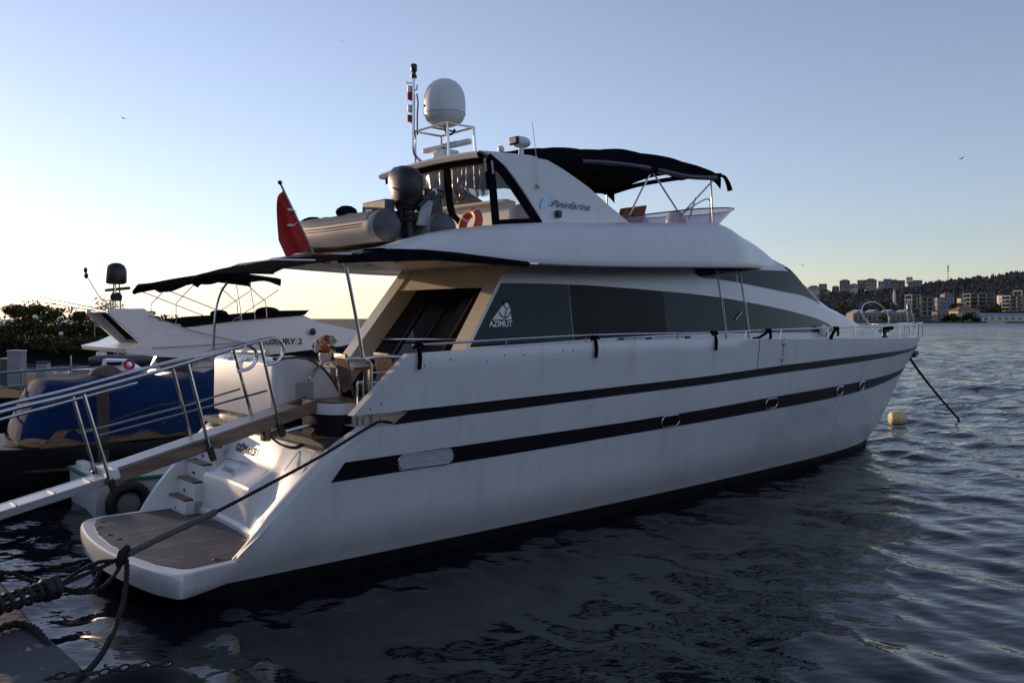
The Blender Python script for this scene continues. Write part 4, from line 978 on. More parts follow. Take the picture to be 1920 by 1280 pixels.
for y, pp_ in posts.items():
    for (b, t) in pp_:
        o = MB().tube([(b[0], y-.035*(1 if y < -.9 else -1), b[1]), (t[0], y-.035*(1 if y < -.9 else -1), t[1])], .021, 8).build('rail_post', M['steel'], gw)
        MB().bar((b[0]+.02, y-.04*(1 if y < -.9 else -1), b[1]-.04), (b[0]-.03, y-.04*(1 if y < -.9 else -1), b[1]+.12), .05, .07).build('post_socket', M['blackplastic'], o, bevel=.006)
for y, dz, dx in ((-1.135, 0, 0), (-.665, -.09, -.13)):
    pts = [(-3.1, y, 1.89), (-1.505, y, 2.271), (-.744, y, 2.43), (.349, y, 2.70), (1.0, y, 2.88+dz*.5)]
    hoop = spl([(1.213+dx, y, 2.932+dz), (1.38+dx, y, 2.955+dz), (1.50+dx, y, 2.89+dz), (1.505+dx, y, 2.77+dz), (1.42+dx, y, 2.67+dz), (1.27+dx, y, 2.64+dz)], 5)
    MB().tube(spl(pts, 4)+hoop, .023, 8).build('handrail', M['steel'], gw)
    MB().tube([(-3.0, y, 1.83), (-1.5, y, 2.20), (-.2, y, 2.50)], .017, 8).build('telescopic_rail', M['steel'], gw)
    MB().tube([(1.30+dx, y, 2.33), (.5, y, 2.17), (-.60, y, 1.955)], .013, 6).build('mid_rail', M['steel'], gw)
MB().tube([(1.98, -1.0, 1.86), (1.6, -1.0, 1.80)], .03, 8).build('hydraulic_ram', M['steel'], gw)
MB().tube([(1.6, -1.0, 1.80), (1.34, -1.0, 1.76)], .042, 8).build('ram_sleeve', M['bronze'], gw)
MB().box((1.34, -1.02, 1.80), (.10, .12, .18), 0).build('ram_bracket', M['bronze'], gw, bevel=.02)
for k in range(2):
    MB().tube(spl([(1.98, -1.06, 1.80), (1.85, -1.12, 1.70-.03*k), (1.68, -1.14, 1.62-.02*k), (1.50, -1.12, 1.66), (1.38, -1.08, 1.76)], 6), .014, 6).build('hose', M['rubber'], gw)

# mooring line from the stern cleat to a rubber snubber above the quay, a grey chafe sleeve round part of it
ml = [(2.62, -1.86, 1.90), (2.415, -1.90, 1.94), (2.2, -1.99, 1.90), (1.349, -2.356, 1.678), (.563, -2.702, 1.511), (-.106, -2.996, 1.379), (-.68, -3.249, 1.293), (-1.027, -3.401, 1.228), (-1.225, -3.488, 1.193), (-1.575, -3.642, 1.149)]
mo = thing('mooring_line', 'dark twisted mooring line from the yacht stern to the quay, with a grey sleeve', 'rope', (2.4, -1.9, 1.94))
MB().rope(spl(ml, 6), .018).build('rope', M['rope'], mo, ang=60)
MB().tube(spl([(-.08, -2.985, 1.386), (-.68, -3.249, 1.294), (-1.0, -3.39, 1.235)], 8), lambda t: .030+.003*math.sin(t*30), 12).build('chafe_sleeve', M['ropel'], mo, ang=60)
for k, P in enumerate(([(-1.225, -3.488, 1.193), (-1.30, -3.56, 1.10), (-1.42, -3.66, 1.09), (-1.52, -3.68, 1.12), (-1.575, -3.642, 1.149)], [(-1.1, -3.43, 1.21), (-1.25, -3.5, 1.24), (-1.40, -3.52, 1.20), (-1.5, -3.58, 1.17), (-1.575, -3.642, 1.149)], [(-1.02, -3.40, 1.22), (-1.14, -3.52, 1.11), (-1.28, -3.6, 1.05), (-1.46, -3.68, 1.08), (-1.56, -3.66, 1.14)])):
    MB().rope(spl(P, 6), .017).build('eye_splice', M['rope'], mo, ang=60)
MB().tube(spl([(-1.02, -3.36, 1.19), (-1.0, -3.40, 1.29), (-1.06, -3.46, 1.28), (-1.08, -3.45, 1.18)], 5, closed=True), .028, 8, closed=True).build('hitch', M['rope'], mo)
sn = thing('mooring_snubber', 'black ribbed rubber snubber on the mooring line at the quay edge', 'snubber', (-1.9, -3.78, 1.147))
a, b = V((-1.60, -3.652, 1.149)), V((-2.30, -3.96, 1.145)); d = (b-a).normalized(); e1 = d.orthogonal().normalized(); e2 = d.cross(e1)
def ringat(t, r, w):
    c = a.lerp(b, t); pts = [c+(e1*math.cos(q)+e2*math.sin(q))*r for q in np.linspace(0, 6.2832, 19)[:-1]]
    return MB().tube(pts, w, 8, closed=True)
for t in (.02, .10): ringat(t, .058, .036).build('end_ring', M['rubber'], sn)
for k in range(8): ringat(.2+.1*k, .058, .019).build('coil', M['rubber'], sn)
for k in range(8):
    q = 6.2832*k/8; o = (e1*math.cos(q)+e2*math.sin(q))*.056
    MB().tube([a.lerp(b, .1)+o, b+o], .0095, 6).build('rod', M['rubber'], sn)
hr = MB().rope(spl([(-1.034, -3.41, 1.28), (-1.03, -3.496, 1.171), (-1.139, -3.799, 1.03), (-1.323, -4.235, .975), (-1.547, -4.703, .955), (-1.781, -5.148, 1.0), (-2.05, -5.5, 1.03)], 6), .021)
solo(hr, 'slack_rope', M['rope'], 'slack dark rope hanging from the mooring line down to the quay edge', 'rope', (-1.8, -5.2, 1.0), ang=60)
tr_ = MB().rope(spl([(-2.9, -3.1, 1.45), (-1.922, -3.383, 1.265), (-1.787, -3.434, 1.205), (-1.66, -3.62, 1.17)], 6), .017)
solo(tr_, 'thin_rope', M['rope'], 'thin dark rope running into the snubber from the left edge', 'rope', (-2.0, -3.4, 1.25), ang=60)
qr = MB().rope(spl([(-2.6, -4.3, 1.03), (-2.2, -4.12, 1.03), (-2.02, -4.0, 1.03), (-1.92, -3.98, 1.03), (-1.86, -4.08, 1.02), (-1.84, -4.3, 1.01), (-1.83, -4.55, .93), (-1.82, -4.62, .6)], 6), .028)
solo(qr, 'quay_rope', M['rope'], 'black rope lying over the top of the quay and down its edge', 'rope', (-2.0, -4.0, 1.03), ang=60)
# old tyre and chain on the quay edge
ty = thing('tyre_fender', 'old black tyre with a chain on the quay edge', 'tyre', (-1.62, -5.45, .93))
MB().tube([(-1.60+.30*math.cos(q), -5.50+.30*math.sin(q), .87) for q in np.linspace(0, 6.2832, 33)[:-1]], .115, 12, closed=True).build('tyre', M['rope'], ty)
for k in range(12):
    c = V((-1.98+.055*k, -5.16-.02*k+.02*math.sin(k), 1.02+.0)); al = k % 2
    MB().tube([c+V((.034*math.cos(q), .018*math.sin(q)*(1-al), .018*math.sin(q)*al+.01)) for q in np.linspace(0, 6.2832, 13)[:-1]], .007, 6, closed=True).build('chain_link', M['rubber'], ty)
# anchor warp at the bow, buoy, gulls
solo(MB().tube(spl([(21.1, -.02, 2.2), (20.98, .0, 2.06), (23.3, .30, .98), (25.84, .67, -.02), (26.1, .70, -.2)], 4), .035, 8), 'anchor_warp', M['rope'], 'dark anchor warp running from the yacht bow down into the water', 'rope', (20.98, 0, 2.1))
MBy = thing('mooring_buoy', 'pale yellow barrel buoy floating off the yacht bow', 'buoy', (11.87, 26.6, 0), world=True)
M['buoy'] = mat('faded_yellow_plastic', (.62, .50, .24), .55, nz=.25, ns=5)
MB().lathe([(0, -.24), (.15, -.24), (.19, -.21), (.205, -.15), (.21, 0), (.205, .15), (.19, .21), (.15, .24), (0, .24)], (11.87, 26.6, .13), 20, axis='x').build('float', M['buoy'], MBy, ang=40)
MB().tube([(11.87+.235, 26.6+.05*math.cos(q), .13+.05*math.sin(q)) for q in np.linspace(0, 6.2832, 15)[:-1]], .012, 6, closed=True).build('handle', M['rubber'], MBy)
def gull(c, rz, flap, lab, k=1.0):
    m = MB(); rows = []
    for t, r in ((-.30, .012), (-.22, .03), (-.1, .06), (.05, .068), (.16, .055), (.22, .045), (.27, .038), (.31, .012)):
        rows.append([(t, r*math.cos(q), r*.9*math.sin(q)) for q in np.linspace(0, 6.2832, 11)[:-1]])
    m.grid(rows, cu=True)
    for sg in (-1, 1):
        w = []
        for y, x0, x1, z in ((.04, .10, -.10, .02), (.25, .13, -.07, .02+flap*.6), (.45, .08, -.10, .02+flap), (.62, -.02, -.14, .02+flap*.85), (.70, -.12, -.15, .02+flap*.7)):
            w.append([(x0, sg*y, z+.012), ((x0+x1)/2, sg*y, z+.02), (x1, sg*y, z), ((x0+x1)/2, sg*y, z-.006)])
        m.grid(w, cu=True)
    m.prism([(-.28, -.03, 0), (-.42, -.07, 0), (-.42, .07, 0), (-.28, .03, 0)], (0, 0, .012))
    m.v = [(p[0]*k, p[1]*k, p[2]*k) for p in m.v]
    o = m.build('gull', mat('gull_plumage', (.16, .16, .17), .8), None, base=(0, 0, 0), loc=c, rz=rz); tag(o, lab, 'bird', 'gulls in the sky'); return o
gull((78.0, 150, 30.9), R(200), .22, 'dark gull flying in the right of the sky above the wooded hill', 1.1)
gull((-67.4, 150, 37.9), R(170), .05, 'gull gliding in the left of the sky above the small motor boat', 1.1)
gull((57.2, 170, 13.7), R(20), .12, 'tiny gull far off, low over the yacht foredeck', .7)
gull((-31.6, 160, 54.5), R(80), .08, 'tiny gull highest in the sky, left of the mast', .6)
# ---------------------------------------------------------------- neighbouring boats to port
def loft_boat(xs, prof, y0, z0, flare=.25):
    """hull from stations (x, half beam, freeboard), symmetrical about y0"""
    m = MB(); rows = []
    for x, b, f, kz in prof:
        r = []
        for sg in (-1, 1):
            q = [(x, y0+sg*b, z0+f), (x, y0+sg*b*(1-flare*.35), z0+f*.5), (x, y0+sg*b*(1-flare), z0+.02), (x, y0+sg*b*.5, z0+kz*.6), (x, y0, z0+kz)]
            r += q if sg < 0 else list(reversed(q[:-1]))
        rows.append(r)
    m.grid(rows); m.poly(rows[0]); m.poly(list(reversed(rows[-1])))
    m.grid([[r[0], r[-1]] for r in rows])
    return m
# --- flybridge motor boat with a dark dome on its arch
B = thing('motor_boat', 'smaller white flybridge motor boat with a black dome on its arch, beyond the blue tarpaulin', 'motor boat', (5.5, 11.0, 0))
loft_boat(None, [(2.9, 1.7, 1.1, -.4), (4.5, 1.9, 1.15, -.5), (7, 1.9, 1.3, -.5), (9.5, 1.5, 1.5, -.4), (11.2, .8, 1.65, -.2), (12.2, .05, 1.75, .6)], 11.0, 0).build('hull', M['white'], B, ang=40)
def body(xz, y0, hw, tumble=.15, r=.1):
    """closed fore-and-aft profile extruded across the boat, narrower at the top"""
    m = MB(); zmin = min(z for x, z in xz); zmax = max(z for x, z in xz); rows = []
    for g in (-1, -.9, 0, .9, 1):
        row = []
        for x, z in xz:
            w = hw*(1-tumble*(z-zmin)/(zmax-zmin+1e-6)); ins = .04 if abs(g) == 1 else 0
            cx = sum(a for a, b in xz)/len(xz); cz = sum(b for a, b in xz)/len(xz)
            row.append((x+(cx-x)*ins*.15, y0+g*w*(1 if abs(g) == 1 else 1.0), z+(cz-z)*ins*.3))
        rows.append(row)
    m.grid(rows, cu=True); m.poly(rows[0]); m.poly(list(reversed(rows[-1])))
    return m
body([(4.35, 1.1), (4.35, 1.7), (4.6, 2.35), (7.0, 2.45), (8.5, 2.40), (9.6, 1.9), (10.6, 1.45), (10.6, 1.1)], 11.0, 1.72, .12).build('cabin', M['white'], B, ang=35)
# dark side glazing on cabin
for sg in (-1, 1):
    MB().prism([(5.9, 11+sg*1.60, 2.30), (7.0, 11+sg*1.585, 2.46), (8.3, 11+sg*1.585, 2.52), (8.9, 11+sg*1.6, 2.28), (8.6, 11+sg*1.63, 2.1), (6.3, 11+sg*1.63, 2.12)], (0, sg*.05, 0)).build('side_window', M['glass'], B)
MB().prism([(4.34, 9.7, 1.9), (4.34, 12.3, 1.9), (4.58, 12.2, 2.3), (4.58, 9.8, 2.3)], (-.01, 0, 0)).build('salon_door', M['glass'], B)
body([(2.84, 2.43), (2.80, 2.52), (3.2, 2.62), (3.7, 2.86), (4.3, 3.0), (5.5, 3.16), (6.6, 3.24), (7.25, 3.29), (7.65, 3.12), (8.9, 2.86), (9.3, 2.66), (8.3, 2.47), (7.0, 2.36), (5.8, 2.26), (4.8, 2.24), (3.6, 2.32)], 11.0, 1.80, .10).build('flybridge', M['white'], B, ang=30)
for yy, sg in ((9.38, -1), (11.15, 1)):
    MB().prism([(2.50, yy, 3.31), (2.50, yy, 3.41), (3.28, yy, 3.43), (3.62, yy, 3.15), (4.5, yy-.04, 2.98), (3.6, yy-.10, 2.55), (3.2, yy-.10, 2.62)], (0, -sg*.14, 0)).build('arch_leg', M['white'], B, bevel=.02)
MB().prism([(2.80, 9.5, 3.32), (2.80, 11.05, 3.32), (3.45, 11.05, 2.60), (3.45, 9.5, 2.60)], (.03, 0, .02)).build('arch_hollow_shade', M['canvasb'], B)  # dark sheet between the legs stands in for the shaded hollow
MB().box((2.9, 10.26, 3.37), (.72, 1.7, .10)).build('arch_top', M['white'], B, bevel=.03)
MB().tube([(3.4, 9.19, 2.53), (5.6, 9.17, 2.62)], .012, 6).build('side_moulding', M['lgrey'], B)
MB().tube([(3.3, 9.22, 3.28), (4.3, 9.22, 2.92), (5.6, 9.2, 2.60)], .012, 6).build('side_moulding', M['lgrey'], B)
MB().prism([(3.70, 9.45, 3.08), (4.15, 9.3, 2.99), (5.5, 9.28, 3.15), (7.25, 9.3, 3.29), (7.40, 9.32, 3.42), (6.3, 9.4, 3.32), (5.2, 9.4, 3.26)], (0, 2.4, 0)).build('cockpit_cover', M['canvas'], B, bevel=.03)
MB().ell((6.45, 9.8, 3.38), (.30, .3, .12), 12, 8).build('covered_seat', M['canvasb'], B)
MB().ell((5.35, 10.2, 3.32), (.2, .3, .10), 12, 8).build('covered_seat', M['canvas'], B)
m = MB(); rows = []
for i in range(21):
    x = 3.6+2.95*i/20; zt = 4.0+.36*math.sin(min(1, (x-3.5)/2.4)*1.57)-.10*max(0, (x-5.6))
    rows.append([(x, 9.25, zt-.20-.04*math.sin(i)), (x, 9.22, zt-.10)]+[(x, 10.12+.86*g, zt-.07*g*g) for g in np.linspace(-1, 1, 9)]+[(x, 11.02, zt-.1), (x, 11.0, zt-.2)])
m.grid(rows); m.grid([[(p[0], 10.12+(p[1]-10.12)*.985, p[2]-.02) for p in r] for r in rows])
bmn = m.build('bimini', M['canvas'], B, ang=60)
MB().tube([(3.58, 9.22, 3.84), (3.55, 9.7, 3.97), (3.55, 10.6, 3.97), (3.58, 11.02, 3.84)], .06, 8).build('folded_edge', M['canvas'], bmn)
for y in (9.26, 10.96):
    for P in ([(3.75, y, 3.85), (5.55, y, 3.16)], [(4.35, y, 3.98), (3.95, y, 3.55), (3.95, y, 3.06)], [(6.5, y, 3.92), (5.3, y, 3.14)], [(5.7, y, 4.0), (6.15, y, 3.62), (6.18, y, 3.22)]):
        MB().tube(P, .012, 6).build('frame_pole', M['steel'], bmn)
for x, z in ((5.52, 2.98), (5.86, 3.02)):
    MB().tube([(x, 9.18, z), (x-.06, 9.18, z+.5), (x-.16, 9.18, z+1.05)], .010, 6).build('whip_antenna', M['plwhite'], B)
dm = MB().lathe([(0, 4.02), (.16, 4.02), (.225, 4.05), (.235, 4.10), (.235, 4.30), (.22, 4.40), (.17, 4.48), (.09, 4.525), (0, 4.535)], (3.12, 10.9, .0), 24).build('dome', M['blackplastic'], B, ang=60)
for dx, dy in ((-.05, -.1), (.1, 0), (-.05, .1)): MB().tube([(3.12+dx, 10.9+dy, 3.42), (3.12+dx*.7, 10.9+dy*.7, 4.03)], .018, 6).build('dome_leg', M['steel'], dm)
MB().bar((2.98, 11.25, 3.88), (3.28, 10.45, 3.92), .08, .07).build('radar_scanner', M['blackplastic'], B, bevel=.015)
MB().lathe([(0, 3.62), (.12, 3.62), (.14, 3.74), (.09, 3.82), (0, 3.83)], (3.12, 10.9, 0), 14).build('radar_base', M['blackplastic'], B)
MB().tube(spl([(3.0, 10.9, 3.42), (2.98, 10.9, 3.63), (2.8, 10.9, 3.64), (2.50, 10.9, 4.14)], 4), .014, 6).build('flag_bracket', M['steel'], B)
MB().ell((2.455, 10.9, 4.20), (.05, .05, .07), 8, 6).build('stern_light', M['blackplastic'], B)
MB().ell((2.44, 10.9, 4.33), (.045, .045, .07), 8, 6).build('stern_light', M['blackplastic'], B)
MB().tube([(2.52, 9.6, 3.41), (2.52, 9.6, 3.52)], .025, 6).build('rod_holder', M['lgrey'], B)
MB().ell((7.42, 9.21, 2.86), (.09, .05, .09), 10, 6).build('horn', M['blackplastic'], B)
MB().tube([(3.9, 9.3, 1.78), (4.45, 9.25, 2.05), (5.6, 9.2, 2.07)], .012, 6).build('side_rail', M['steel'], B)
lettering('boat_name', 'LUXURY 2', M['black'], B, (5.98, 9.165, 2.565), (1, 0, -.01), (0, .02, 1), .20, width=1.12, bold=.025)
for z, dy in ((3.58, 0), (3.50, .7)):
    solo(MB().tube([(2.65, 9.7+dy, 3.36), (1.15, 9.7+dy, z+.10)], lambda t: .014-.008*t, 6), 'fishing_rod', M['lgrey'], 'thin fishing rod, the %s of two pointing aft from the motor boat arch' % ('higher' if dy == 0 else 'lower'), 'fishing rod', (2.65, 9.7+dy, 3.36), 'fishing rods on the arch')
# --- dark wooden boat under a blue tarpaulin
D = thing('covered_boat', 'dark hulled wooden boat covered with a sagging blue tarpaulin', 'boat', (2.5, 7.0, 0))
M['darkhull'] = mat('tarred_planks', (.010, .010, .013), .55, nz=.4, ns=4, stretch=(.4, 1, 8), bump=.2, bs=20)
loft_boat(None, [(-1.3, .9, 1.02, .1), (-.6, 1.2, .98, -.3), (1, 1.45, .93, -.45), (3.4, 1.5, .92, -.45), (6, 1.2, 1.0, -.4), (8, .6, 1.2, -.2), (8.9, .05, 1.4, .5)], 7.05, 0, .30).build('hull', M['darkhull'], D, ang=40)
MB().tube([(-1.3, 6.14, .62), (1, 5.72, .52), (3.4, 5.68, .52), (6, 5.95, .6)], .03, 6).build('rubbing_strake', M['bronze'], D)
M['tarp'] = mat('blue_tarpaulin', (.007, .028, .095), .9, nz=.35, ns=2.2, bump=.6, bs=4, detail=7, spec=.12)
m = MB(); rows = []; rnd = random.Random(2)
for i in range(61):
    x = .05+6.2*i/60; rise = min(1, max(0, (x-.05)/.50))**.6
    zt = 1.08+1.02*rise-.05*math.sin(x*2.4)-.04*math.sin(x*5.3); row = []
    hem = 1.07 + .05*math.sin(x*4)+.03*math.sin(x*9.7)
    for j in range(31):
        g = -1+2*j/30; ag = abs(g)
        if ag < .55: yy = 7.05+g/.55*.95; z = zt-.09*(ag/.55)**2-.04*math.cos(x*6.2)*(1-ag)
        else:
            f = (ag-.55)/.45; yy = 7.05+math.copysign(.95+.47*f**.7, g); z = zt-.09-(zt-.09-hem)*f
            yy += math.copysign(.05*math.sin(x*5.1+1.2*math.sin(x*1.3))*f*(1-f*.4)+.03*math.sin(x*13)*f, g)
        row.append((x, yy, z))
    wf = .40+.60*min(1, (x-.05)/.9)**.7; row = [(a, 7.05-1.0*(1-wf)+(b-7.05)*wf, c) for a, b, c in row]
    rows.append(row)
m.grid(rows); m.poly(rows[0])
m.build('tarpaulin', M['tarp'], D, ang=70)
MB().prism([(.35, 5.66, .95), (6, 5.75, .98), (6, 5.75, 1.25), (.6, 5.66, 1.24)], (0, .06, 0)).build('wash_board', M['bronze'], D)
for k in range(7): MB().ell((-.45+.12*math.sin(k*2.1)-.05*k, 6.1+.16*k, 1.05+.05*math.sin(k*3)), (.17, .15, .10), 9, 6).build('bundled_tarpaulin', M['tarp'], D)
MB().prism([(1.25, 5.62, .10), (1.45, 5.62, .10), (1.45, 5.62, 1.95), (1.25, 5.62, 1.95)], (0, .1, 0)).build('rudder_post', mat('weathered_post', (.07, .055, .045), .8, nz=.4), D, bevel=.015)
MB().ell((1.75, 6.9, 2.10), (.30, .36, .2), 14, 9).build('net_bundle', mat('fishing_net', (.13, .105, .08), .95, nz=.5, ns=14, bump=.8, bs=40), D)
MB().tube([(1.0, 5.55, 1.22), (2.2, 5.4, 1.6), (4.6, 5.5, 1.75)], .010, 5).build('lashing', M['ropel'], D)
# --- small white boat with a green rubbing band and a tyre at its stern
G = thing('work_boat', 'low white work boat with a green gunwale behind the yacht stairs', 'boat', (2.2, 4.6, 0))
loft_boat(None, [(.72, .85, .66, .05), (1.5, .95, .64, -.2), (3, .95, .64, -.3), (4.5, .6, .72, -.2), (5.3, .05, .85, .3)], 4.5, 0, .22).build('hull', M['hull'], G, ang=40)
M['green'] = mat('green_paint', (.02, .16, .08), .5, nz=.25)
for sg in (-1, 1): MB().tube([(.72, 4.5+sg*.86, .63), (1.5, 4.5+sg*.96, .62), (3, 4.5+sg*.96, .62), (4.5, 4.5+sg*.61, .70)], .035, 6).build('gunwale', M['green'], G)
MB().tube([(.70, 3.66, .64), (.70, 5.34, .64)], .03, 6).build('gunwale', M['green'], G)
MB().box((.82, 4.9, .72), (.16, .3, .14)).build('fuel_tank', M['plwhite'], G, bevel=.03)
tf = thing('tyre_fender', 'black tyre hanging on the side of the white work boat', 'tyre', (1.12, 3.55, .28))
MB().tube([(1.14+.27*math.cos(q), 3.52, .24+.27*math.sin(q)) for q in np.linspace(0, 6.2832, 31)[:-1]], .09, 12, closed=True).build('tyre', M['rubber'], tf)
MB().tube([(1.14, 3.54, .5), (1.14, 3.56, .66)], .012, 5).build('lanyard', M['ropel'], tf)

# ---------------------------------------------------------------- left shore: quay edge, clutter, small boats, trees
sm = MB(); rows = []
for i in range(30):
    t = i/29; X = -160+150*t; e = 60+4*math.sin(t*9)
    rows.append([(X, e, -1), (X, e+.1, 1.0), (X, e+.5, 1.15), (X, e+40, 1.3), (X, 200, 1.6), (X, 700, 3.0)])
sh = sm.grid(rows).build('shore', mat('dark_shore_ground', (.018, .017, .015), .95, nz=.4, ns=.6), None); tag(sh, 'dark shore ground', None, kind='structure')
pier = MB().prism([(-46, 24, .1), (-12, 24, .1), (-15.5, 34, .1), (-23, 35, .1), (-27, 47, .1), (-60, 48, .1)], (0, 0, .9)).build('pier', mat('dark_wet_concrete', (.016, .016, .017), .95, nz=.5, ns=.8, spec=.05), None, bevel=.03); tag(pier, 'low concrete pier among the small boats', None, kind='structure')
M['bark'] = mat('bark', (.05, .035, .025), .9, nz=.4, ns=6)
M['leaf'] = mat('dark_foliage', (.050, .052, .018), .9, nz=.5, ns=.5, spec=.05)
M['leaf2'] = mat('fresh_foliage', (.065, .062, .018), .9, nz=.45, ns=.5, spec=.05)
def crown(m, c, r, n, s, rnd, hollow=.35):
    """leaf clumps spread through an uneven crown"""
    subs = [(V(c)+V((rnd.uniform(-.62, .62)*r[0], rnd.uniform(-.62, .62)*r[1], rnd.gauss(-.05, .36)*r[2])), rnd.uniform(.30, .60)) for _ in range(15)]
    for _ in range(n):
        b, k = rnd.choice(subs)
        d = V((rnd.gauss(0, 1), rnd.gauss(0, 1), rnd.gauss(0, 1))).normalized()*(rnd.uniform(hollow, 1)**.6)
        p = b+V((d.x*r[0]*k, d.y*r[1]*k, d.z*r[2]*k))
        a = V((rnd.gauss(0, 1), rnd.gauss(0, 1), rnd.gauss(0, .6))).normalized(); e = a.cross(V((rnd.gauss(0, 1), rnd.gauss(0, 1), rnd.gauss(0, 1)))).normalized()
        q = s*rnd.uniform(.5, 1.3)
        m.add([p-a*q-e*q*.2, p-e*q*.6, p+a*q, p+e*q*.6], [(0, 1, 2, 3)])
def tree(base, h, w, lab, seed, leafm='leaf', n=900, s=.34, trunk=.35, group='trees on the left shore', name='tree', grp=True):
    rnd = random.Random(seed)
    t = thing(name, lab, 'tree' if name == 'tree' else 'bush', base, group, world=True); t['_b'] = (0, 0, 0); B0 = (0, 0, 0)
    m = MB(); top = V((rnd.uniform(-.3, .3), rnd.uniform(-.3, .3), h*.72))
    m.tube(spl([(0, 0, -.2), (.05, .0, h*trunk*.5), top*.6, top], 4), lambda q: h*.028*(1-.8*q)+.02, 7)
    for k in range(6):
        a = k*1.05+rnd.uniform(-.3, .3); p = top*(.45+.08*k); e = p+V((math.cos(a)*w*.36, math.sin(a)*w*.36, h*.2))
        m.tube([p, p.lerp(e, .5)+V((0, 0, h*.03)), e], lambda q: h*.012*(1-.7*q)+.01, 5)
    m.build('trunk', M['bark'], t, base=B0)
    c = MB(); crown(c, (0, 0, h*(trunk+1)*.52), (w*.55, w*.55, h*(1-trunk)*.62), n, s, rnd)
    c.build('crown', M[leafm], t, base=B0, ang=0)
    return t
TL = [((-208, 330, 2), 8.0, 9.0, 'leaf', 'leftmost bushy tree of the shore grove, cut by the photo edge'), ((-196, 318, 2), 8.0, 8.0, 'leaf2', 'second tree of the shore grove, lighter ragged crown'), ((-187, 325, 2), 8.4, 9.0, 'leaf', 'tall round tree in the middle of the shore grove'),
      ((-179, 320, 2), 8.2, 9.0, 'leaf2', 'broad olive tree right of the middle of the shore grove'), ((-171, 322, 2), 7.0, 8.0, 'leaf', 'rounded tree at the right end of the shore grove'), ((-163, 326, 2), 4.8, 6.0, 'leaf', 'low dark tree between the grove and the airy tree')]
TL += [((-152, 330, 2), 4.2, 7.0, 'leaf2', 'small olive tree between the grove and the motor boat arch'), ((-141, 335, 2), 3.8, 6.0, 'leaf', 'lowest dark tree just left of the motor boat arch')]
for k, (b, h, w, lm, lab) in enumerate(TL): tree(b, h*.80, w*1.1, lab, 40+k, lm, 5200, .28, .02)
tree((-86, 185, 1.6), 6.2, 6.5, 'airy thin leaved tree behind the arch of the smaller motor boat', 61, 'leaf2', 700, .20, .3)
for k, (X, Yd, h, w, lab) in enumerate(((-40.5, 69, 1.7, 6, 'dark bush at the far left behind the white lockers'), (-36.3, 67, 2.1, 6.2, 'dark bush under the middle of the shore grove'), (-32.6, 68, 2.0, 6, 'dark bush under the right end of the shore grove'), (-29.2, 67, 1.8, 5.5, 'low black bush behind the small flagpole'), (-25.8, 68, 1.7, 6, 'dark bush behind the grey inflatable'), (-22.3, 67, 1.6, 6, 'dark bush behind the motor boat cockpit'), (-19, 68, 1.5, 6, 'low bush behind the cabin of the motor boat'))):
    tree((X, Yd, 1.1), h+.3, w, lab, 80+k, 'leaf', 2600, .13, .02, 'dark bushes along the left shore', 'bush')
um = MB(); rnd = random.Random(77)
for k in range(150):
    X = rnd.uniform(-50, -9); Yd = 60.6+3.5*rnd.random(); crown(um, (X, Yd, 1.25+.35*rnd.random()), (1.0, .9, .55), 60, .17, rnd)
u_ = um.build('undergrowth', M['leaf'], None, ang=0); tag(u_, 'dark low undergrowth along the shore edge', None, kind='stuff')
def small_flag(X, Yd, z0, h, w, lab, nm='flagpole'):
    t = thing('flagpole', lab, 'flagpole', (X, Yd, z0), 'small red flags on the left shore', world=True); t['_b'] = (0, 0, 0)
    MB().tube([(0, 0, 0), (0, 0, h)], .03, 6).build('pole', M['lgrey'], t, base=(0, 0, 0))
    m = MB().grid([[(-w*g, .06*math.sin(g*7+f*2), h-.05-f*w*.75-.25*g*w) for g in np.linspace(0, 1, 9)] for f in np.linspace(0, 1, 5)]); m.build('flag', M['red'], t, base=(0, 0, 0), ang=180)
small_flag(-30.9, 64, 1.15, 2.7, .7, 'slim pole with a red flag in front of the dark bushes')
small_flag(-23.9, 52, .6, 1.35, .8, 'short red flag on the stern of the grey inflatable')
# inflatable with console, and two little boats with red flags
I = thing('inflatable', 'grey inflatable boat with a white console moored on the left', 'inflatable boat', (-22.5, 52, 0), world=True); I['_b'] = (0, 0, 0)
for y in (-.75, .75): MB().tube(spl([(-2.6, y, .75), (0, y, .75), (1.8, y, .8), (2.8, y*.2, .95)], 5), lambda t: .28 if t > .08 else .12+.16*t/.08, 12).build('tube', M['grey'], I, base=(0, 0, 0))
MB().box((-.2, 0, 1.1), (.7, .7, .9)).build('console', M['plwhite'], I, base=(0, 0, 0), bevel=.08)
MB().prism([(-.1, -.35, 1.5), (.3, -.35, 1.5), (.1, -.35, 1.95)], (0, .7, 0)).build('windscreen', M['vinyl'], I, base=(0, 0, 0))
MB().tube([(-1.0, -.5, .9), (-1.0, -.5, 1.75), (-1.0, .5, 1.75), (-1.0, .5, .9)], .03, 6).build('roll_bar', M['steel'], I, base=(0, 0, 0))
MB().box((-2.2, 0, .9), (.5, .5, .6)).build('motor_cover', M['plwhite'], I, base=(0, 0, 0), bevel=.1)
MB().ell((1.0, 0, 1.0), (.8, .5, .25), 10, 6).build('cover', mat('maroon_cover', (.16, .03, .03), .8), I, base=(0, 0, 0))
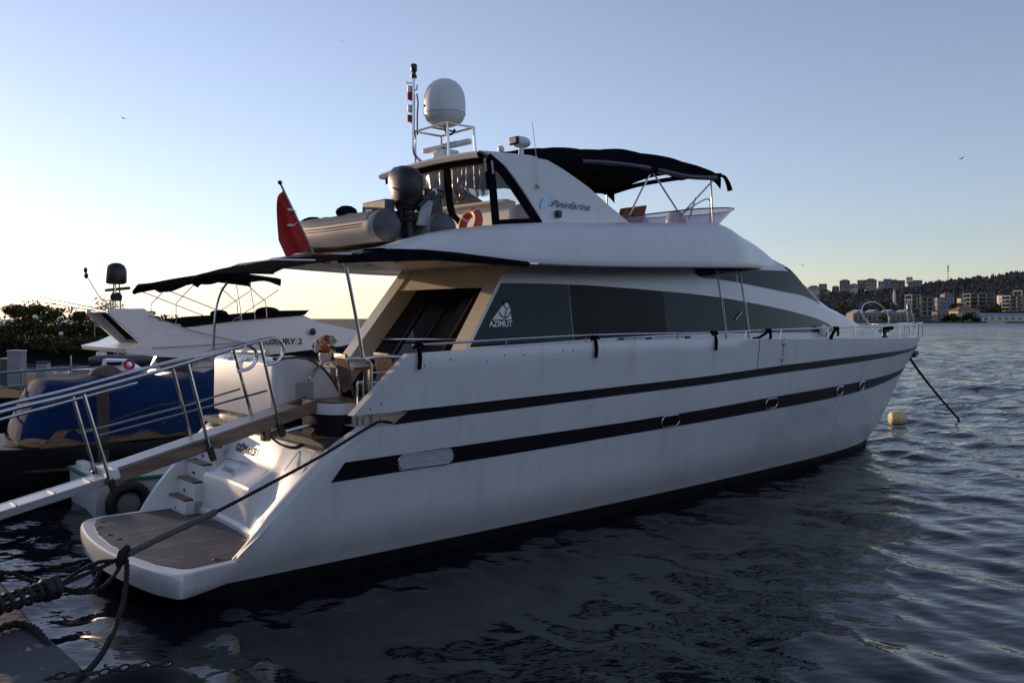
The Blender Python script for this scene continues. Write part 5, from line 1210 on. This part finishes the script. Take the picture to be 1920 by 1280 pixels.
def skiff(X, Yd, rz, L, lab, lbuoy):
    t = thing('skiff', lab, 'boat', (X, Yd, 0), 'small white boats on the left', world=True, rz=rz); t['_b'] = (0, 0, 0)
    loft_boat(None, [(-L/2, .8, .65, 0), (-L/4, .95, .65, -.2), (L/5, .9, .75, -.2), (L*.42, .45, .9, 0), (L/2, .03, 1.0, .4)], 0, 0).build('hull', M['white'], t, base=(0, 0, 0))
    body([(-L*.12, .6), (-L*.10, 1.25), (L*.12, 1.2), (L*.25, .8), (L*.28, .6)], 0, .6).build('cabin', M['white'], t, base=(0, 0, 0))
    MB().prism([(-L*.05, -.62, .95), (L*.10, -.62, .95), (L*.12, -.61, 1.12), (-L*.05, -.61, 1.12)], (0, -.02, 0)).build('window', M['glass'], t, base=(0, 0, 0))
    if lbuoy: MB().tube([(L*.2+.2*math.cos(q), -.75, 1.0+.2*math.sin(q)) for q in np.linspace(0, 6.28, 17)[:-1]], .07, 8, closed=True).build('life_ring', M['red'], t, base=(0, 0, 0))
    return t
skiff(-19.3, 42, R(10), 4.2, 'white skiff with a red life ring beside the fishing net bundle', True)
skiff(-24.5, 62, R(160), 4.6, 'white skiff lying behind the grey inflatable', False)
skiff(-13.5, 38, R(20), 5.0, 'white skiff glimpsed between the gangway rail and the tarpaulin', False)
M['locker'] = mat('weathered_locker', (.30, .31, .33), .7, nz=.3)
# lockers, pedestals and a rail on the pier
for k, (X, Yd, w, h, lab) in enumerate(((-15.7, 27.4, .45, 1.15, 'tall pale locker on the pier beside the dark boat'), (-16.6, 28.6, .5, .85, 'grey locker at the far left of the pier'), (-14.75, 27.2, .35, .8, 'small white and blue bin on the pier'), (-13.5, 27.5, .8, .55, 'low white chest on the pier near the net bundle'))):
    t = thing('locker', lab, 'locker', (X, Yd, 1.0), 'lockers on the pier', world=True); t['_b'] = (0, 0, 0)
    MB().box((0, 0, h/2), (w, w*.7, h)).build('body', M['locker'] if k != 1 else M['dgrey'], t, base=(0, 0, 0), bevel=.02)
    MB().box((0, -.01, h+.025), (w*1.06, w*.78, .05)).build('lid', M['tarp'] if k == 2 else M['lgrey'], t, base=(0, 0, 0), bevel=.01)
rl_ = thing('guard_rail', 'thin metal guard rail at the left edge behind the dark boat', 'railing', (-10.5, 17.2, 1.2), world=True); rl_['_b'] = (0, 0, 0)
for z0, z1, r in ((.90, 1.02, .026), (.60, .76, .020), (.22, .40, .026)):
    MB().tube([(-.9, 0, z0-.05), (.1, .1, z0), (1.9, .4, z1)], r, 6).build('rail', M['steel'], rl_, base=(0, 0, 0))
for x, z in ((-.1, .95), (.62, .98), (1.55, 1.25)): MB().tube([(x, .1+.15*x, 0), (x, .1+.15*x, z)], .018, 6).build('post', M['steel'], rl_, base=(0, 0, 0))
for X, Yd, z, lab in ((-35.3, 64, 3.2, 'white globe lamp on a dark post in front of the shore grove'), (-33.4, 64, 1.95, 'lower globe lamp on a short post right of the first lamp')):
    t = thing('street_lamp', lab, 'lamp post', (X, Yd, 1.2), 'globe lamps on the left shore', world=True); t['_b'] = (0, 0, 0)
    h = z-1.2; MB().tube([(0, 0, 0), (0, 0, h)], .05, 6).build('post', M['blackplastic'], t, base=(0, 0, 0)); MB().ell((0, 0, h+.12), .16, 10, 8).build('globe', M['plwhite'], t, base=(0, 0, 0))
# ---------------------------------------------------------------- far shore to the right
ridge_z = smooth([80, 250, 330, 400, 455, 490, 540, 590, 700, 1400], [14, 24, 29, 33, 39, 43, 48, 53, 57, 60])     # skyline height along X at Y = 1000
def ground(X, Yd):
    t = min(max((Yd-640)/360, 0), 1); z = 1.2+(ridge_z(X*1000/max(Yd, 600))-1.2)*(t**1.15)
    return z + 1.5*math.sin(X*.021+Yd*.013)*t
fm = MB(); rows = []
for i in range(70):
    X = 60+1340*(i/69)**1.2; row = [(X*.62, 612+3*math.sin(X*.05), -1), (X*.62, 613+3*math.sin(X*.05), .9)]
    for Yd in (640, 700, 780, 860, 930, 1000, 1100, 1500): row.append((X*Yd/1000, Yd, ground(X*Yd/1000, Yd) if Yd <= 1000 else ridge_z(X)-(Yd-1000)*.03))
    rows.append(row)
f_ = fm.grid(rows).build('far_hill', mat('hill_undergrowth', (.030, .034, .030), .95, nz=.4, ns=.05), None, ang=60); tag(f_, 'far wooded hill across the water', None, kind='structure')
# the wood on it: one mass of pointed and rounded trees
M['wood_far'] = mat('far_pines_hazed', (.040, .046, .046), .95, nz=.5, ns=.08)  # bluish grey lift in this colour stands in for slight haze
rnd = random.Random(12); wm = MB(); cnt = 0
while cnt < 3900:
    Yd = rnd.uniform(672, 1012); px_ = rnd.uniform(1490, 2120); X = (px_-960)/1620*Yd
    if Yd < 760 and 1690 < px_ < 2000 and rnd.random() < .75: continue
    if Yd < 700: continue
    if Yd > 925 and px_ < 1735: 
        if rnd.random() < .35: continue
    z = ground(X, Yd); h = rnd.uniform(5, 10)*(1 if Yd < 960 else .8); w = h*rnd.uniform(.20, .36); n = 7; con = rnd.random() < .7
    ph = rnd.uniform(0, 6)
    if px_ < 1735 and Yd > 900: h *= .7
    prof = ((0, .55), (.18, 1.0), (.5, .72), (.8, .34), (1, .03)) if con else ((0, .3), (.25, .95), (.55, 1.1), (.8, .75), (1, .12))
    rr = [[V((X+w*r*(1+.3*math.sin(ph+k*2.3+q*9))*math.cos(6.283*k/n), Yd+w*r*math.sin(6.283*k/n), z-1+h*q*(1+.05*math.sin(k*3+ph)))) for k in range(n)] for q, r in prof]
    wm.grid(rr, cu=True); cnt += 1
w_ = wm.build('wood', M['wood_far'], None, ang=0); tag(w_, 'dark pine wood covering the far hill', None, kind='stuff')
# houses along the ridge
wc = {k: mat('plaster_'+k, c, .85, nz=.12, ns=.3) for k, c in dict(white=(.62, .60, .56), cream=(.52, .45, .35), grey=(.26, .26, .27), pink=(.38, .26, .23), blue=(.24, .29, .34), brown=(.27, .22, .19), rose=(.28, .14, .13)).items()}
M['tile'] = mat('roof_tile', (.26, .12, .08), .85, nz=.3, ns=.8)
M['win'] = mat('dark_window', (.03, .033, .038), .3, nz=.3)
M['frame'] = mat('bare_concrete', (.33, .31, .27), .9, nz=.2, ns=.3)
def house(X, Yd, z, w, h, col, roof, lab, dep=9, rz=0.0, floors=None, gp='houses on the far ridge', nm='house', cat='house'):
    t = thing(nm, lab, cat, (X, Yd, z), gp, world=True, rz=rz); t['_b'] = (0, 0, 0); b = dict(base=(0, 0, 0))
    wl = MB().box((0, 0, h/2-2), (w, dep, h+4)).build('wall', wc[col], t, ang=0, **b)
    if roof == 'hip': MB().add([(-w*.55, -dep*.56, h), (w*.55, -dep*.56, h), (w*.55, dep*.56, h), (-w*.55, dep*.56, h), (-w*.2, 0, h+w*.2), (w*.2, 0, h+w*.2)], [(0, 1, 5, 4), (1, 2, 5), (2, 3, 4, 5), (3, 0, 4), (0, 3, 2, 1)]).build('roof', M['tile'], t, ang=0, **b)
    else: MB().box((0, 0, h+.2), (w*1.04, dep*1.04, .4)).build('roof', wc['grey'], t, ang=0, **b)
    nf = floors or max(1, int(h/3)); nw = max(2, int(w/2.6))
    for f in range(nf):
        for k in range(nw):
            MB().box((-w/2+w*(k+.5)/nw, -dep/2-.02, h*(f+.55)/nf), (w/nw*.45, .12, h/nf*.5)).build('window', M['win'], wl, ang=0, **b)
    return t
HS = [   # X, Y, Z of the base, width, height
      (330.2, 945, 33.6, 11.7, 4.8, 'cream', 'hip', 'leftmost cream house on the ridge, just clear of the windscreen'),
      (341.5, 949, 31.3, 8.2, 5.2, 'brown', 'flat', 'narrow brown block between the leftmost house and the square grey block'),
      (341.5, 949, 39.0, 8.2, 3.2, 'grey', 'flat', 'square flat grey block standing higher at the left of the ridge'),
      (345.7, 954, 33.6, 7.7, 2.4, 'white', 'flat', 'low bright white house under the square grey block'),
      (358.2, 956, 34.6, 7.1, 4.8, 'pink', 'hip', 'pink house with a pointed roof right of the square grey block'),
      (360.9, 937, 37.8, 10.4, 7.1, 'brown', 'hip', 'tall brown house with a red roof at the left of the big cluster'),
      (366.5, 953, 31.9, 8.2, 4.0, 'blue', 'flat', 'pale blue house below the tall brown one'),
      (372.3, 941, 35.6, 8.1, 5.5, 'white', 'hip', 'white fronted house with a wide orange roof beside the blue one'),
      (382.9, 947, 40.3, 8.2, 6.0, 'grey', 'flat', 'grey block left of the pink gabled house'),
      (388.4, 935, 39.0, 11.5, 6.7, 'pink', 'hip', 'broad pink house with a long roof in the middle of the ridge'),
      (407.1, 953, 40.2, 5.9, 5.2, 'cream', 'flat', 'thin cream house right of the broad pink one'),
      (410.7, 945, 41.4, 8.2, 6.0, 'grey', 'flat', 'dark grey block above the minaret'),
      (417.8, 944, 40.3, 7.0, 5.6, 'brown', 'hip', 'brown house just above the tip of the minaret'),
      (424.9, 943, 40.3, 7.0, 5.5, 'rose', 'flat', 'dark red block on the right part of the ridge'),
      (439.6, 956, 47.1, 6.5, 2.8, 'white', 'flat', 'bright white house topping the right end of the ridge'),
      (443.8, 946, 42.2, 9.3, 3.9, 'grey', 'flat', 'grey house at the right end of the ridge beside the pines'),
      (433.7, 938, 39.6, 6.9, 3.5, 'grey', 'hip', 'small grey house below the bright white one'),
]
for (X, Yd, z, w, h, col, roof, lab) in HS: house(X, Yd, z-1.5, w, h, col, roof, lab, rz=R(-22))

# unfinished apartment blocks: bare concrete slabs and columns
def frame_block(X, Yd, z, w, h, nf, nc, lab, dep=12, rz=0.0):
    t = thing('unfinished_block', lab, 'building', (X, Yd, z), 'bare concrete frames near the far shore', world=True, rz=rz); t['_b'] = (0, 0, 0); b = dict(base=(0, 0, 0))
    for f in range(nf+1): MB().box((0, 0, h*f/nf), (w, dep, .55)).build('floor_slab', M['frame'], t, ang=0, **b)
    for k in range(nc+1):
        for y in (-dep/2+.3, dep/2-.3): MB().box((-w/2+.3+(w-.6)*k/nc, y, h/2), (.7, .6, h)).build('column', M['frame'], t, ang=0, **b)
    MB().box((0, 1.0, h/2), (w*.96, .3, h)).build('inner_wall', M['win'], t, ang=0, **b)
frame_block(320.1, 690, -0.2, 7.2, 22.1, 6, 1, 'tall narrow end of the bare frame block above the pulpit hoop')
frame_block(331.2, 690, 5.3, 14.1, 14.5, 4, 3, 'bare concrete frame block right of the pulpit hoop')
frame_block(388.9, 720, 13.9, 20.4, 9.8, 3, 3, 'bare frame block above the orange roofed house')
frame_block(399.9, 690, 9.2, 11.1, 11.9, 4, 2, 'nearer bare frame block above the long white shed')
frame_block(427.3, 700, 9.2, 35.4, 16.4, 4, 4, 'largest bare frame block, cut by the right edge of the photo')
house(337.6, 645, 2.4, 18.3, 6.4, 'cream', 'hip', 'long cream house with an orange roof near the far waterline', dep=10, rz=R(12), gp='buildings along the far waterline')
house(318.9, 645, 2.0, 7.2, 5.6, 'brown', 'flat', 'small square brown building at the far waterline, left of the orange roof', dep=8, gp='buildings along the far waterline')
house(364.3, 700, 11.4, 3.5, 7.8, 'cream', 'flat', 'tall thin cream house on the slope above the orange roof', dep=8, gp='buildings along the far waterline')
house(408.9, 720, 17.0, 5.3, 5.3, 'white', 'hip', 'white house between two bare frame blocks on the far slope', dep=8, gp='buildings along the far waterline')
house(349.1, 700, 10.5, 13.0, 9.5, 'grey', 'flat', 'grey flat block right behind the first bare frame block', dep=8, gp='buildings along the far waterline')
house(382.8, 760, 17.7, 8.4, 6.6, 'grey', 'hip', 'grey house half hidden in the pines above the bare frames', dep=8, gp='buildings along the far waterline')

# long shed and its quay wall, the arcade with a saw-tooth roof, the minaret, a lattice mast
t = thing('shed', 'long low white shed at the right end of the far shore', 'building', (366.3, 636, 1.0), world=True); t['_b'] = (0, 0, 0); b = dict(base=(0, 0, 0))
MB().box((0, 0, 1.9), (46, 9, 3.8)).build('wall', wc['white'], t, ang=0, **b)
MB().add([(-24, -5, 3.8), (24, -5, 3.8), (24, 5, 3.8), (-24, 5, 3.8), (-24, 0, 6.2), (24, 0, 6.2)], [(0, 1, 5, 4), (1, 2, 5), (2, 3, 4, 5), (3, 0, 4)]).build('roof', wc['blue'], t, ang=0, **b)
for k in range(9): MB().box((-20+5*k, -4.52, 2.0), (2.2, .1, 1.7)).build('window', M['win'], t, ang=0, **b)
solo(MB().box((358.2, 614, 1.0), (40, 2.4, 3.4)), 'quay_wall', wc['cream'], 'pale stone quay wall in front of the white shed', 'wall', (358.2, 614, 1), world=True, ang=0)

t = thing('warehouse', 'long stone warehouse with arched openings and saw toothed roofs behind the pulpit', 'building', (276.9, 650, 1.0), world=True); t['_b'] = (0, 0, 0)
w_l = MB().box((0, 0, 2.9), (46, 14, 5.8)).build('wall', wc['brown'], t, ang=0, **b)
for k in range(13): MB().box((-21+3.5*k, -7.03, 2.6), (1.5, .16, 3.0)).build('window', M['win'], w_l, ang=0, **b)
for k in range(4): MB().add([(-23+11.5*k, -7.4, 5.8), (-11.5+11.5*k, -7.4, 5.8), (-11.5+11.5*k, 7.4, 5.8), (-23+11.5*k, 7.4, 5.8), (-17.2+11.5*k, -7.4, 8.8), (-17.2+11.5*k, 7.4, 8.8)], [(0, 1, 4), (1, 2, 5, 4), (2, 3, 5), (3, 0, 4, 5)]).build('roof', wc['blue'], t, ang=0, **b)
t = thing('minaret', 'slender pale minaret standing against the dark wood', 'minaret', (327.5, 740, 13.7), world=True); t['_b'] = (0, 0, 0)
MB().lathe([(1.5, -6), (1.5, 2), (1.15, 2.5), (1.1, 8), (1.6, 8.4), (1.6, 9.2), (1.0, 9.3), (.95, 12.5)], (0, 0, 0), 12).build('shaft', wc['white'], t, base=(0, 0, 0))
MB().lathe([(1.1, 12.5), (.6, 14), (.05, 16.2)], (0, 0, 0), 12).build('spire', wc['grey'], t, base=(0, 0, 0))
t = thing('radio_mast', 'thin dark radio mast rising from the pines on the skyline', 'mast', (496.8, 985, 52.5), world=True); t['_b'] = (0, 0, 0)
MB().tube([(0, 0, -6), (0, 0, 12)], lambda q: .75-.45*q, 6).build('mast', M['blackplastic'], t, base=(0, 0, 0))
for z in (5, 8, 10): MB().box((.3, 0, z), (1.8, .8, 1.4)).build('aerial', M['blackplastic'], t, base=(0, 0, 0))

M['leaf3'] = mat('spring_foliage', (.075, .078, .022), .85, nz=.4, ns=.3)
tree((261.5, 690, 7.0), 7.99, 9.99, 'yellow green round tree low on the far slope, left of the warehouse', 200, 'leaf3', 420, 0.9, .12, 'single trees on the far shore')
tree((273.4, 690, 6.2), 6.545, 9.18, 'yellow green tree right of the first one on the far slope', 201, 'leaf3', 420, 0.9, .12, 'single trees on the far shore')
tree((301.2, 700, 10.5), 7.31, 9.360000000000001, 'bright green tree just left of the minaret foot', 202, 'leaf3', 420, 0.9, .12, 'single trees on the far shore')
tree((270.6, 628, 0.9), 5.27, 6.3, 'yellowish tree in front of the warehouse', 203, 'leaf3', 420, 0.9, .12, 'single trees on the far shore')
tree((331.4, 628, 0.9), 7.225, 8.370000000000001, 'dark round tree in front of the orange roofed house', 204, 'leaf', 420, 0.9, .12, 'single trees on the far shore')
tree((321.0, 628, 0.5), 4.93, 7.65, 'dark tree at the far waterline left of the round one', 205, 'leaf', 420, 0.9, .12, 'single trees on the far shore')
tree((315.6, 628, 0.5), 3.995, 6.3, 'low dark tree beside the small brown building', 206, 'leaf', 420, 0.9, .12, 'single trees on the far shore')
tree((348.4, 680, 9.5), 6.46, 9.81, 'olive tree between the bare frames and the orange roof', 207, 'leaf3', 420, 0.9, .12, 'single trees on the far shore')
tree((377.8, 680, 7.0), 6.46, 11.34, 'olive brown tree right of the orange roof', 208, 'leaf3', 420, 0.9, .12, 'single trees on the far shore')
tree((338.0, 628, -0.3), 3.995, 4.86, 'small dark shrub at the right of the round tree', 209, 'leaf', 420, 0.9, .12, 'single trees on the far shore')
